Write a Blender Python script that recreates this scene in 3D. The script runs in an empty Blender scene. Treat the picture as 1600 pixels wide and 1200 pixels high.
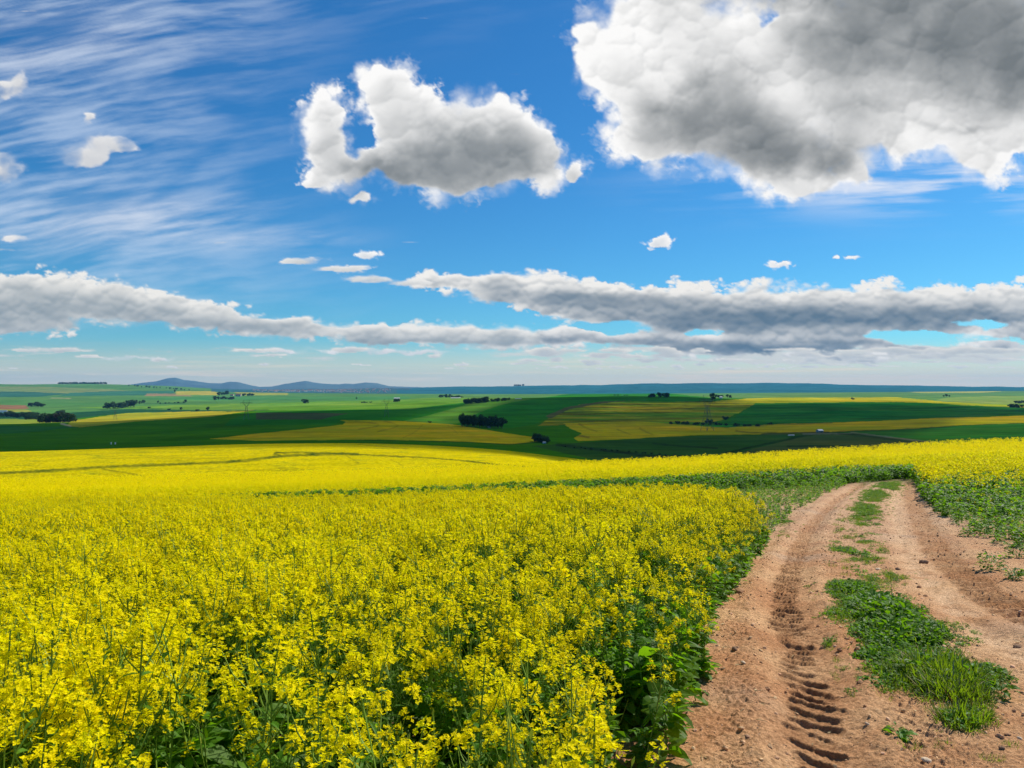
import bpy, math, random
import numpy as np
R = math.radians
rng = np.random.RandomState(7)
random.seed(7)
sc = bpy.context.scene
COL = sc.collection

# ---------------------------------------------------------------- camera, sky light, sun, exposure
ZC, HOR, FP = 2.0, 608.0, 1200.0            # eye height, horizon row and focal length of the 1600x1200 photograph
SUN_AZ, SUN_EL = R(50), R(43)               # sun: right of straight ahead, height
cd = bpy.data.cameras.new('camera'); cam = bpy.data.objects.new('camera', cd); COL.objects.link(cam)
cd.sensor_width = 36; cd.lens = 27.0; cd.clip_start = .05; cd.clip_end = 200000
cd.shift_y = 8/1600
cam.location = (0, 0, ZC); cam.rotation_euler = (R(90), 0, 0)
sc.camera = cam
world = bpy.data.worlds.new('World'); sc.world = world; world.use_nodes = True
wt = world.node_tree; wt.nodes.clear()
wo = wt.nodes.new('ShaderNodeOutputWorld'); bg = wt.nodes.new('ShaderNodeBackground')
sk = wt.nodes.new('ShaderNodeTexSky'); sk.sky_type = 'NISHITA'; sk.sun_disc = False
sk.sun_elevation = SUN_EL; sk.sun_rotation = SUN_AZ; sk.altitude = 300; sk.air_density = 1.0; sk.dust_density = .3; sk.ozone_density = 2.5
hs = wt.nodes.new('ShaderNodeHueSaturation'); hs.inputs['Saturation'].default_value = 1.25; hs.inputs['Value'].default_value = 1.0
wt.links.new(sk.outputs[0], hs.inputs['Color']); mu = wt.nodes.new('ShaderNodeMix'); mu.data_type = 'RGBA'; mu.blend_type = 'MULTIPLY'; mu.inputs[0].default_value = 1
mu.inputs[7].default_value = (.50, 1.14, 1.42, 1); wt.links.new(hs.outputs[0], mu.inputs[6]); wt.links.new(mu.outputs[2], bg.inputs['Color'])
bg.inputs['Strength'].default_value = .068
wt.links.new(bg.outputs[0], wo.inputs['Surface'])
ld = bpy.data.lights.new('sun', 'SUN'); ld.energy = 5.0; ld.angle = R(.5); ld.color = (1, .95, .86)
sun = bpy.data.objects.new('sun', ld); COL.objects.link(sun); sun.location = (50, 50, 80)
SDIR = np.array([math.sin(SUN_AZ)*math.cos(SUN_EL), math.cos(SUN_AZ)*math.cos(SUN_EL), math.sin(SUN_EL)])
sun.rotation_euler = (-(R(90)-SUN_EL), 0, -SUN_AZ)
vs = sc.view_settings; vs.view_transform = 'Standard'; vs.look = 'None'; vs.exposure = 0.18; vs.gamma = 1
sc.cycles.max_bounces = 6; sc.cycles.diffuse_bounces = 3; sc.cycles.glossy_bounces = 2; sc.cycles.transmission_bounces = 4
sc.cycles.transparent_max_bounces = 12; sc.cycles.volume_bounces = 0; sc.cycles.caustics_reflective = False; sc.cycles.caustics_refractive = False

# ---------------------------------------------------------------- helpers
def tag(o, label=None, cat=None, group=None, kind=None):
    if label: o['label'] = label
    if cat: o['category'] = cat
    if group: o['group'] = group
    if kind: o['kind'] = kind
    return o
def mesh_np(name, V, F, mats=(), midx=None, smooth=False):
    """V (n,3), F (m,4) or (m,3)."""
    me = bpy.data.meshes.new(name)
    V = np.asarray(V, np.float32); F = np.asarray(F, np.int32); k = F.shape[1]
    me.vertices.add(len(V)); me.vertices.foreach_set('co', V.ravel())
    me.loops.add(F.size); me.loops.foreach_set('vertex_index', F.ravel())
    me.polygons.add(len(F)); me.polygons.foreach_set('loop_start', np.arange(0, F.size, k, dtype=np.int32))
    if midx is not None: me.polygons.foreach_set('material_index', np.asarray(midx, np.int32))
    me.polygons.foreach_set('use_smooth', np.full(len(F), smooth))
    for m in mats: me.materials.append(m)
    me.update(calc_edges=True); me.validate()
    return me
def grid_faces(nr, nc, keep=None):
    i = np.arange((nr-1)*(nc-1)); r = i//(nc-1); c = i % (nc-1); a = r*nc + c
    F = np.stack([a, a+1, a+nc+1, a+nc], 1)
    return F if keep is None else F[keep]
def fattr(me, name, arr, typ='FLOAT'):
    at = me.attributes.new(name, typ, 'POINT')
    key = {'FLOAT': 'value', 'INT': 'value', 'FLOAT_VECTOR': 'vector', 'FLOAT_COLOR': 'color'}[typ]
    at.data.foreach_set(key, np.ascontiguousarray(arr, np.int32 if typ == 'INT' else np.float32).ravel())
def link(name, me, parent=None, loc=None, rz=0, sc_=None):
    o = bpy.data.objects.new(name, me); COL.objects.link(o)
    if parent: o.parent = parent
    if loc is not None: o.location = loc
    if rz: o.rotation_euler = (0, 0, rz)
    if sc_ is not None: o.scale = (sc_,)*3 if np.isscalar(sc_) else sc_
    return o
class Mat:
    def __init__(s, name):
        s.m = bpy.data.materials.new(name); s.m.use_nodes = True; s.t = s.m.node_tree; s.t.nodes.clear()
        s.out = s.t.nodes.new('ShaderNodeOutputMaterial')
    def n(s, typ, **kw):
        nd = s.t.nodes.new('ShaderNode'+typ)
        for k, v in kw.items():
            if k.startswith('i_'): nd.inputs[k[2:].replace('_', ' ')].default_value = v
            else: setattr(nd, k, v)
        return nd
    def l(s, a, b): s.t.links.new(a, b)
    def mix(s, fac, a, b, mode='MIX'):
        nd = s.n('Mix', data_type='RGBA', blend_type=mode)
        for i, v in ((0, fac), (6, a), (7, b)):
            if hasattr(v, 'links') or hasattr(v, 'is_linked'): s.l(v, nd.inputs[i])
            else: nd.inputs[i].default_value = v if i == 0 else (tuple(v)+(1,))[:4]
        return nd.outputs[2]
    def noise(s, vec, scale, detail=4, rough=.55, dim='3D'):
        nd = s.n('TexNoise', i_Scale=scale, i_Detail=detail, i_Roughness=rough)
        if vec is not None: s.l(vec, nd.inputs['Vector'])
        return nd.outputs['Fac']
    def ramp(s, f, a, b, va=0., vb=1.):
        nd = s.n('MapRange', clamp=True); s.l(f, nd.inputs[0])
        for i, v in enumerate((a, b, va, vb)): nd.inputs[i+1].default_value = v
        return nd.outputs[0]
    def math(s, op, a, b=0.):
        nd = s.n('Math', operation=op)
        for i, v in ((0, a), (1, b)):
            if hasattr(v, 'is_linked'): s.l(v, nd.inputs[i])
            else: nd.inputs[i].default_value = v
        return nd.outputs[0]
def plain(name, col, rough=.8, var=.15, vscale=3., spec=.3, transl=0., tcol=None, inst=0., hue=0.):
    """a weathered surface: colour with noise; optional light coming through (leaves, petals)."""
    M = Mat(name); tc = M.n('TexCoord').outputs['Object']
    f = M.noise(tc, vscale, 4)
    c = M.mix(f, tuple(x*(1-var) for x in col), tuple(min(1, x*(1+var)) for x in col))
    if inst:
        oi = M.n('ObjectInfo').outputs['Random']
        h = M.n('HueSaturation'); M.l(c, h.inputs['Color'])
        M.l(M.ramp(oi, 0, 1, 1-inst, 1+inst), h.inputs['Value'])
        r2 = M.math('FRACT', M.math('MULTIPLY', oi, 17.37))
        M.l(M.ramp(r2, 0, 1, .5-hue, .5+hue), h.inputs['Hue'])
        c = h.outputs[0]
    p = M.n('BsdfPrincipled', i_Roughness=rough); p.inputs['Specular IOR Level'].default_value = spec
    M.l(c, p.inputs['Base Color'])
    if transl:
        t = M.n('BsdfTranslucent')
        if tcol is None: M.l(c, t.inputs['Color'])
        else: M.l(M.mix(f, tuple(x*(1-var) for x in tcol), tuple(min(1, x*(1+var)) for x in tcol)), t.inputs['Color'])
        ms = M.n('MixShader', i_Fac=transl); M.l(p.outputs[0], ms.inputs[1]); M.l(t.outputs[0], ms.inputs[2])
        M.l(ms.outputs[0], M.out.inputs[0])
    else: M.l(p.outputs[0], M.out.inputs[0])
    return M.m
_LAT = {}
def lattice_noise(x, y, seed):
    # smooth 2-D gradient noise, about -1..1
    N = 256
    if seed not in _LAT:
        ang = np.random.RandomState(seed).rand(N, N) * 2 * np.pi
        _LAT[seed] = (np.cos(ang).astype(np.float32), np.sin(ang).astype(np.float32))
    gx, gy = _LAT[seed]
    xi = np.floor(x).astype(np.int64); yi = np.floor(y).astype(np.int64)
    fx = (x - xi).astype(np.float32); fy = (y - yi).astype(np.float32)
    u = fx*fx*fx*(fx*(fx*6-15)+10); v = fy*fy*fy*(fy*(fy*6-15)+10)
    x0, x1, y0, y1 = xi % N, (xi+1) % N, yi % N, (yi+1) % N
    a = gx[y0, x0]*fx + gy[y0, x0]*fy
    b = gx[y0, x1]*(fx-1) + gy[y0, x1]*fy
    c = gx[y1, x0]*fx + gy[y1, x0]*(fy-1)
    d = gx[y1, x1]*(fx-1) + gy[y1, x1]*(fy-1)
    return (a + (b-a)*u + ((c + (d-c)*u) - (a + (b-a)*u))*v) * 1.5
def fbm(x, y, seed, octaves=6, gain=.5, billow=False):
    s = 0; a = 1; t = 0
    c, sn = np.cos(.6), np.sin(.6)
    for k in range(octaves):
        n = lattice_noise(x, y, seed + k)
        if billow: n = 1 - 2*np.abs(n)
        s = s + a*n; t += a; a *= gain
        x, y = (x*c - y*sn)*2.03 + 17.1, (x*sn + y*c)*2.03 + 5.3
    return s / t
def sstep(a, b, x):
    t = np.clip((x-a)/(b-a), 0, 1); return t*t*(3-2*t)
def blobs(X, Y, lst, k=7.0):
    # soft union of ellipses: 1 at a centre, 0 on the rim, negative outside
    acc = np.zeros_like(X)
    for cx, cy, rx, ry in lst:
        q = ((X-cx)/rx)**2 + ((Y-cy)/ry)**2
        acc += np.exp(k*np.clip(1-np.sqrt(q), -3, 1))
    return np.log(acc + 1e-9)/k
def shift(A, dx, dy):
    # value of A at (x+dx, y+dy) in grid steps, edges repeated
    h, w = A.shape
    ix = np.clip(np.arange(w)+int(round(dx)), 0, w-1); iy = np.clip(np.arange(h)+int(round(dy)), 0, h-1)
    return A[np.ix_(iy, ix)]
CUMULUS = [(757,248,60,40),(590,250,40,30),(655,160,40,35),(740,190,80,45),(503,185,40,55),(515,235,48,42),(548,262,45,28),(492,278,30,18),(600,135,46,40),(625,180,55,45),
 (690,205,80,55),(700,245,125,55),(790,205,75,58),(830,245,48,48),(640,265,75,34),(740,280,95,22),(898,267,20,18),(565,308,22,12)]
GREAT = [(1240,170,80,70),(1560,100,120,90),(1420,140,110,80),(1500,170,120,60),(1590,180,110,50),(1210,80,80,80),(910,66,26,28),(965,95,85,75),(1020,20,95,60),(1060,150,120,95),(1150,190,150,100),(1080,70,130,100),(1010,215,60,36),
 (1220,235,130,62),(1330,190,120,80),(1310,90,150,130),(1450,50,200,120),(1580,60,180,110),(1450,-60,400,110),(1260,285,75,26),
 (1330,268,60,30),(1470,215,90,42),(1535,240,55,34),(1590,215,50,25),(1700,80,200,120),(1200,-50,260,80),(1130,-60,120,60)]
BANKL = [(-60,470,200,50),(60,462,110,42),(150,468,110,34),(240,482,100,28),(330,497,90,24),(420,510,90,19),(490,516,60,15),(590,523,90,18),(700,524,110,20),(790,527,90,19),(0,505,160,24),(850,530,70,14)]
BANKR = [(690,440,60,14),(780,447,90,26),(870,462,110,34),(960,480,110,42),(1060,486,130,46),(1170,492,130,48),(1290,488,140,48),(1400,488,130,46),
 (1520,482,150,40),(1660,480,150,40),(1010,530,110,18),(1150,538,150,24),(1320,526,140,26),(1470,512,120,18),(900,520,80,22),(1600,515,70,16),(1560,540,60,9),(1440,548,60,9),(1330,558,70,8),(1740,500,200,45)]
def sky_layers(X, Y, step):
    """colour (h,w,3 linear) and cover (h,w) of the clouds seen in direction (X, Y)."""
    col = np.zeros(X.shape + (3,), np.float32); al = np.zeros(X.shape, np.float32)
    def over(c, a):
        nonlocal col, al
        col = col*(1-a)[..., None] + np.asarray(c)*a[..., None]; al = al*(1-a) + a
    W = np.array([1.,1.,1.])
    # --- cirrus: long wisps combed along a slowly turning wind
    wx = fbm(X/420, Y/300, 11, 3); wy = fbm(X/420, Y/300, 21, 3)
    A = X + 40*wx - .1*Y; B = Y + 26*wy + .16*X
    c1 = fbm(A/300, B/42, 31, 6, .55); c2 = fbm(A/120, B/13, 41, 5, .55); c3 = fbm(X/260, Y/120, 51, 4)
    veil = sstep(620, 60, X)*sstep(560, 330, Y)*.85 + .30*sstep(130, -60, Y)*sstep(1200,300,X) + .22*sstep(700,300,X)*sstep(300,420,Y)*sstep(560,470,Y)
    wr = np.exp(-((X-1420)/260)**2 - ((Y-285)/42)**2)
    cir = sstep(-.28, .75, c1*.9 + c2*.5 + c3*.75 + .08)
    over(np.array([.74,.84,.97]), np.clip(cir*veil*.56, 0, .5).astype(np.float32))
    wsp = sstep(-.4, .6, fbm(A/300, (Y+.05*X)/16, 61, 5, .6) + .9*fbm(X/200, Y/60, 66, 3))
    over(np.array([.80,.84,.93]), np.clip(wsp*wr*.95, 0, .85).astype(np.float32))
    # patches of soft veil
    for cx, cy, rx, ry, k in [(210,340,170,34,.6),(420,375,120,16,.45),(120,60,190,45,.35),(20,120,80,40,.3),(60,370,80,30,.3),(1540,190,140,50,.55)]:
        q = np.exp(-((X-cx)/rx)**2-((Y-cy)/ry)**2)
        over(np.array([.80,.83,.90]), np.clip(q*k*sstep(-.6,.6,c1+c2*.5), 0, 1).astype(np.float32))
    # --- low haze bands above the horizon
    hb = sstep(520, 600, Y)
    st = fbm(X/260, Y/7.0, 71, 5, .6) + .5*fbm(X/500, Y/30, 75, 3)
    over(np.array([1.0,.84,.60]), np.clip(hb*(.66 + .22*sstep(500,1300,X)) + hb*.35*sstep(0,.6,st), 0, .96).astype(np.float32))
    # thin broken stratus low down
    sc = fbm(X/110, (Y)/11, 81, 6, .55) + .35*fbm(X/300, Y/40, 86, 3)
    env = np.exp(-((Y-552)/17)**2)*(.55+.45*sstep(700,1100,X)) + .5*np.exp(-((Y-515)/20)**2)*sstep(300,0,X) + .55*np.exp(-((Y-560)/22)**2)*sstep(900,1300,X)
    a = sstep(.02, .34, sc*.8 + env*.62 - .40)
    up = sc - shift(sc, 0, 5/step)
    over(np.array([.74,.72,.68])*1.0, (a*.85).astype(np.float32))
    def soften(A, n):
        P = np.pad(A, n, mode='edge'); k = np.hanning(2*n+3)[1:-1]; k /= k.sum()
        P = sum(k[i]*P[i:i+A.shape[0], :] for i in range(2*n+1)); return sum(k[i]*P[:, i:i+A.shape[1]] for i in range(2*n+1))
    def heap(lst, seed, sx, sy, amp, soft, kfill, dark, lx, ly, steps, reach, relief=.25, gaps=(), shade=(), puffs=(0, 8, 30), wisp=.12, shadek=1.0, white=(.98, .97, .955)):
        m = (X > min(b[0]-1.9*b[2] for b in lst)-40) & (X < max(b[0]+1.9*b[2] for b in lst)+40)
        xs = np.where(m.any(0))[0]
        mY = (Y > min(b[1]-1.9*b[3] for b in lst)-40) & (Y < max(b[1]+1.9*b[3] for b in lst)+40)
        ys = np.where(mY.any(1))[0]
        if not len(xs) or not len(ys): return
        sl = (slice(ys[0], ys[-1]+1), slice(xs[0], xs[-1]+1))
        x, y = X[sl], Y[sl]
        w1 = fbm(x/sx, y/sy, seed, 5, .5); w2 = fbm(x/sx, y/sy, seed+50, 5, .5)
        xx = x + w1*sx*.45; yy = y + w2*sy*.45
        base = blobs(xx, yy, lst)
        gp = np.zeros_like(x)
        for cx, cy, rx, ry, kk in gaps: gp += kk*np.exp(-((xx-cx)/rx)**2-((yy-cy)/ry)**2)
        base -= gp
        n = fbm(xx/(sx*.9), yy/(sy*.9), seed+100, 6, .5)
        F = base + amp*(n - .10)
        # billows: many rounded heads of all sizes, each with its own height
        rs = np.random.RandomState(seed); np_, r0, r1 = puffs
        xw = x + 7*fbm(x/15, y/13, seed+60, 4, .55); yw = y + 6*fbm(x/15, y/13, seed+70, 4, .55)
        Hf = np.clip(F, -.3, 1.2)*r1*.9; P = np.full(x.shape, -1.)
        cand = np.argwhere((F > -.02) & (F < 1.0))
        asp = sy/sx
        if len(cand) and np_:
            wgt = np.exp(-2.2*np.clip(F[cand[:, 0], cand[:, 1]], 0, 1)); wgt /= wgt.sum()
            pick = cand[rs.choice(len(cand), np_, p=wgt)]
            for (iy, ix) in pick:
                r = r0*(r1/r0)**(rs.rand()**1.5); f0 = F[iy, ix]
                if f0 < .06: r = min(r, r0*1.8)
                ry_ = r*(asp*.7+.3); c = int(r*1.3/step)+2; cy_ = int(ry_*1.3/step)+2
                y0, y1, x0, x1 = max(0, iy-cy_), iy+cy_+1, max(0, ix-c), ix+c+1
                q = ((xw[y0:y1, x0:x1]-x[iy, ix])/r)**2 + ((yw[y0:y1, x0:x1]-y[iy, ix])/ry_)**2
                hh = np.sqrt(np.clip(1-q, 0, 1))*r + max(0, min(f0, 1.0))*r1*.9
                Hf[y0:y1, x0:x1] = np.where(q < 1, np.maximum(Hf[y0:y1, x0:x1], hh), Hf[y0:y1, x0:x1])
                P[y0:y1, x0:x1] = np.maximum(P[y0:y1, x0:x1], (1-np.sqrt(q))*r/r1)
        E = np.maximum(F-.02, P*.42-.01-gp*.8)
        E = E + .34*sstep(.20, .50, base)
        fine = fbm(xw/(sx*.16), yw/(sy*.16), seed+300, 5, .6)
        ragged = .25 + .75*sstep(-.2, .35, fbm(x/(sx*1.1), y/(sy*1.1), seed+350, 2))
        sft = soft*(.6 + 1.2*sstep(-.25, .4, fbm(x/(sx*1.6), y/(sy*1.6), seed+370, 2)))
        al_ = sstep(0, 1, (E + wisp*fine*ragged - .02)/sft)
        ts = np.clip(base + amp*fbm(x/(sx*.9), y/(sy*.9), seed+200, 3)*.6, 0, 1.4); ts = soften(ts, 3)
        tau = 0
        for k in range(1, steps+1):
            q = (k/steps)**1.4*reach
            tau = tau + shift(ts, lx*q/step, ly*q/step)*(1/steps)
        S = .66*np.exp(-kfill*1.8*tau) + .20*np.exp(-2.6*ts) + .30*np.exp(-kfill*ts)
        d = np.zeros_like(x)
        for cx, cy, rx, ry, kk in shade:
            d += kk*np.exp(-(((xx+w2*sx*.3)-cx)/rx)**2-(((yy+w1*sy*.3)-cy)/ry)**2)
        d = d*(1 + .9*fbm(x/(sx*.8), y/(sy*.8), seed+400, 4, .5))*sstep(.03, .40, ts)
        S = S*np.exp(-shadek*np.clip(d, 0, 3))*1.10
        Hs = soften(Hf, 1); gx_ = (shift(Hs, 1, 0)-shift(Hs, -1, 0))/(2*step); gy_ = (shift(Hs, 0, 1)-shift(Hs, 0, -1))/(2*step)
        nz = 1/np.sqrt(1+gx_**2+gy_**2); lit = (-gx_*lx*.6 - gy_*ly*.9 + .55)*nz
        lit = soften(np.clip(lit, -.6, 1.2), 1)
        S = S + relief*(lit-.45)*(.35 + .65*np.exp(-2.2*ts))*(1 - .6*np.clip(d, 0, 1))
        S = np.clip(S, 0, 1.0)
        c = dark[None, None, :]*(1-S[..., None]) + np.array(white)[None, None, :]*S[..., None]
        a = al_.astype(np.float32)
        col[sl] = col[sl]*(1-a)[..., None] + c*a[..., None]; al[sl] = al[sl]*(1-a) + a
    gl = np.array([.33,.36,.385]); bank = np.array([.25,.325,.40])
    heap(BANKL, 401, 60, 22, .55, .30, 1.2, np.array([.27,.33,.37]), -.3, -1, 8, 26, .36, puffs=(1100, 4, 16), wisp=.16, white=(.90,.88,.83), shade=[(60,485,150,14,.8),(330,512,150,10,1.1),(200,500,120,9,.7),(560,534,90,6,.9),(760,536,110,7,.9),(-60,490,100,20,.7)])
    heap(BANKR, 431, 64, 24, .55, .26, 1.0, np.array([.12,.19,.26]), -.2, -1, 8, 26, .36, puffs=(1900, 4, 17), wisp=.16, white=(.92,.90,.86), shade=[(960,472,130,11,.9),(1110,500,150,15,1.3),(1250,497,150,17,1.3),(1420,498,150,13,1.0),(1560,496,120,10,1.0),(1180,545,170,9,1.6),(1010,536,80,6,1.0),(880,464,90,7,.6),(860,530,60,6,1.),(1330,540,110,9,1.0)],
         gaps=[(930,512,60,9,.9),(1100,520,34,9,.4),(1400,524,90,7,.7),(1540,505,60,7,.5)])
    heap([(470,408,50,6),(530,420,62,8),(575,436,50,7),(642,442,50,7)], 461, 40, 12, .6, .7, 1.2, np.array([.5,.53,.55]), 0, -1, 4, 10, .2, puffs=(60,3,8), white=(.88,.87,.84))
    heap([(1030,381,24,9),(1036,374,13,9),(1022,376,8,6),(1218,415,24,5),(1207,410,8,5),(1226,411,8,4),(1335,402,15,4),(1308,403,8,3),(572,398,26,8)], 481, 16, 10, .5, .55, .8, np.array([.5,.56,.64]), 0, -1, 4, 8, .3, puffs=(60,3,7))
    heap([(160,224,50,24),(132,245,52,26),(190,230,34,15),(6,268,46,26),(-30,250,60,30),(20,372,30,8),(135,186,10,14),(440,547,40,7),(215,558,80,4),(560,548,110,6),(660,550,70,5),
          (30,130,24,22),(5,140,20,18)], 501, 44, 24, .75, 1.3, .9, np.array([.50,.53,.58]), .3, -1, 4, 14, .2, puffs=(60,5,16), white=(.86,.85,.84))
    # broken low heaps shrinking toward the horizon
    rs = np.random.RandomState(5); low = []
    for i in range(150):
        yy0 = rs.choice([548, 556, 563, 569, 574]) + rs.uniform(-2, 2); q = (yy0-540)/40
        low.append((rs.uniform(820, 2000) if rs.rand() < .85 else rs.uniform(-200, 820), yy0, rs.uniform(22, 60)*(1.15-q), rs.uniform(3.2, 7)*(1.15-q)))
    heap(low, 541, 30, 7, .6, .6, 1.2, np.array([.42,.48,.52]), 0, -1, 4, 6, .3, puffs=(300,2.5,6), white=(.86,.83,.76))
    heap(CUMULUS, 521, 62, 52, .42, .42, .62, np.array([.24,.265,.28]), -.35, -1, 10, 60, .34, puffs=(420, 8, 38), wisp=.24,
         gaps=[(577,210,14,20,.5),(555,150,9,20,.25)], shade=[(700,262,110,30,1.9),(790,240,60,32,1.0),(600,272,50,16,1.2),(740,215,70,30,.7)], shadek=1.3)
    heap(GREAT, 551, 95, 80, .46, .46, .26, np.array([.18,.20,.21]), -.6, -.9, 10, 90, .34, puffs=(1300, 9, 42), wisp=.30,
         gaps=[(1198,44,14,24,.3)], shade=[(1085,190,75,42,1.6),(1125,130,50,40,.8),(1230,240,110,28,1.8),(1190,190,60,36,.7),(1330,150,50,55,.6),(1460,45,170,72,1.9),(1600,110,110,55,1.9),(1400,-60,300,70,1.7),(1290,60,50,40,.7),(1500,195,60,8,.4)], shadek=1.2)
    return col, np.clip(al, 0, 1)

# ---------------------------------------------------------------- the lie of the land
PXS = np.array([0, 200, 400, 600, 800, 1000, 1200, 1400, 1600.])
HROWS = [  # distance ahead, depth of the ground below the eye along nine bearings
 (.25, [1.95]*9), (3, [2.0]*9), (5, [2.15, 2.12, 2.08, 2.05, 2.03, 2.03, 2.03, 2.05, 2.05]),
 (8, [2.5, 2.47, 2.43, 2.4, 2.37, 2.33, 2.3, 2.3, 2.25]), (14, [3.3, 3.25, 3.2, 3.15, 3.05, 2.95, 2.9, 2.87, 2.8]),
 (20, [4.1, 4.05, 3.95, 3.85, 3.7, 3.6, 3.45, 3.35, 3.25]), (30, [5.3, 5.2, 5.1, 5.0, 4.8, 4.6, 4.2, 4.0, 3.8]),
 (38, [6.2, 6.1, 5.9, 5.7, 5.4, 5.1, 4.7, 4.45, 4.2]), (50, [7.6, 7.4, 7.2, 6.9, 6.5, 6.2, 5.6, 5.3, 5.1]),
 (70, [9.95, 9.7, 9.4, 9.0, 8.5, 7.85, 7.35, 6.75, 6.1])]
YROWS = [  # farther off: the same thing given as a sight angle (rows of the photograph)
 (100, [757, 753, 748, 742, 734, 726, 716, 702.5, 692.5]),
 (150, [750, 744, 738, 733, 729, 737, 722, 705, 688]),
 (220, [733, 728, 722, 717, 718, 745, 735, 715, 698]),
 (300, [717, 713, 706, 703, 709, 742, 733, 717, 700]),
 (400, [706, 699, 692, 691, 702, 735, 727, 713, 697]),
 (550, [712, 706, 699, 697, 706, 724, 717, 705, 691]),
 (700, [703, 697, 690, 690, 700, 716, 709, 699, 687]),
 (1000, [685, 681, 672, 665, 675, 690, 690, 684, 673]),
 (1500, [664, 659, 645, 640, 652, 668, 672, 664, 655]),
 (1900, [661, 657, 644, 639, 641, 654, 656, 650, 647]),
 (2500, [652, 650, 639, 631, 623, 617, 625, 625, 634]),
 (3200, [643, 641, 634, 628, 622, 619, 625, 625, 632]),
 (4500, [630, 627, 623, 620, 618.5, 617.5, 618, 619, 620]),
 (6500, [616, 615, 616, 616, 616, 615, 615, 614.5, 613]),
 (7600, [609, 606.5, 613, 615, 616, 615, 613.5, 612, 610]),
 (9000, [600, 598, 611, 612, 611, 610, 609, 608, 606.5]),
 (10500, [602, 601, 611, 609, 606.5, 604, 603, 605, 604.5]),
 (13000, [606, 606, 610, 606.5, 602.5, 599, 596.5, 602, 605.5]),
 (16000, [608.5]*3+[607.5, 606, 605, 604, 606, 607]), (26000, [609.5]*9)]
PG = np.arange(-600, 2201, 20.); LG = np.linspace(math.log(.25), math.log(26000), 960)
def _build_table():
    Ds = np.array([r[0] for r in HROWS] + [r[0] for r in YROWS], float)
    H = np.array([r[1] for r in HROWS] + [[(v-HOR)/FP*r[0] for v in r[1]] for r in YROWS], float)
    D = np.exp(LG)
    T = np.array([np.interp(D, Ds, H[:, k]) for k in range(9)]).T
    G = np.array([np.interp(PG, PXS, row) for row in T])
    G = G / D[:, None]
    def blur(A, sig, ax):
        n = int(3*sig)+1; k = np.exp(-.5*(np.arange(-n, n+1)/sig)**2); k /= k.sum()
        P = np.pad(A, [(n, n) if a == ax else (0, 0) for a in (0, 1)], mode='edge')
        return np.apply_along_axis(lambda v: np.convolve(v, k, 'valid'), ax, P)
    G = G * D[:, None]
    for sig, ax in ((3.0, 1), (3.4, 0)):
        G = blur(G, sig, ax)
    return G
GT = _build_table()
def depth(px, D):
    """depth of the land below the eye on bearing px at distance D ahead."""
    px = np.clip(np.asarray(px, float), PG[0], PG[-1]-1e-3); L = np.clip(np.log(np.maximum(D, .25)), LG[0], LG[-1]-1e-6)
    a = (px-PG[0])/20.; b = (L-LG[0])/(LG[1]-LG[0]); i = a.astype(int); j = b.astype(int); fa, fb = a-i, b-j
    return (GT[j, i]*(1-fa)+GT[j, i+1]*fa)*(1-fb) + (GT[j+1, i]*(1-fa)+GT[j+1, i+1]*fa)*fb
EDGE = math.atan2(1000/FP, 1)   # bearings beyond this keep its profile, all the way round
def land_px(x, y):
    x = np.asarray(x, float); y = np.asarray(y, float)
    a = np.arctan2(x, y); r = np.hypot(x, y)
    ac = np.clip(a, -EDGE, EDGE)
    out = np.abs(a) > EDGE
    D = np.where(out, r*math.cos(EDGE), y)
    return 800+FP*np.tan(ac), np.maximum(D, .25)
def land_z(x, y):
    px, D = land_px(x, y)
    return ZC - depth(px, D)
_Dm = np.exp(np.linspace(math.log(1.2), math.log(20000), 4000))
def at(px, Y, lift=0., dmin=1.2):
    """the point of the land seen at pixel (px, Y) of the photograph."""
    Yt = HOR + FP*(depth(np.full_like(_Dm, px), _Dm)-lift)/_Dm
    ok = np.where((Yt <= Y) & (_Dm >= dmin))[0]
    D = _Dm[ok[0]] if len(ok) else 15000.
    return np.array([(px-800)/FP*D, D, ZC-float(depth(np.array([px]), np.array([D]))[0])])
def inpoly(x, y, poly):
    poly = np.asarray(poly, float); inside = np.zeros(np.shape(x), bool)
    bb = (x >= poly[:, 0].min()) & (x <= poly[:, 0].max()) & (y >= poly[:, 1].min()) & (y <= poly[:, 1].max())
    if not bb.any(): return inside
    xs, ys = x[bb], y[bb]; r = np.zeros(xs.shape, bool); n = len(poly)
    for i in range(n):
        x1, y1 = poly[i]; x2, y2 = poly[(i+1) % n]
        if y1 == y2: continue
        c = ((y1 > ys) != (y2 > ys)) & (xs < (x2-x1)*(ys-y1)/(y2-y1)+x1)
        r ^= c
    inside[bb] = r
    return inside
def polydist(x, y, line):
    """distance to a polyline, and the signed side offset and running length of the nearest point."""
    line = np.asarray(line, float); best = np.full(np.shape(x), 1e9); off = np.zeros_like(best); run = np.zeros_like(best); s0 = 0
    for (x1, y1), (x2, y2) in zip(line[:-1], line[1:]):
        dx, dy = x2-x1, y2-y1; L = math.hypot(dx, dy)
        t = np.clip(((x-x1)*dx+(y-y1)*dy)/L**2, 0, 1)
        d = np.hypot(x-x1-t*dx, y-y1-t*dy); m = d < best
        best = np.where(m, d, best); off = np.where(m, ((x-x1)*dy-(y-y1)*dx)/L, off); run = np.where(m, s0+t*L, run); s0 += L
    return best, off, run
def W(pts, dmin=1.2): return np.array([at(px, Y, 0, dmin)[:2] for px, Y in pts])
def smooth_line(P, k=3):
    P = np.asarray(P, float)
    for _ in range(k):
        Q = [P[0]]
        for a, b in zip(P[:-1], P[1:]): Q += [a*.75+b*.25, a*.25+b*.75]
        P = np.array(Q+[P[-1]])
    return P
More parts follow.
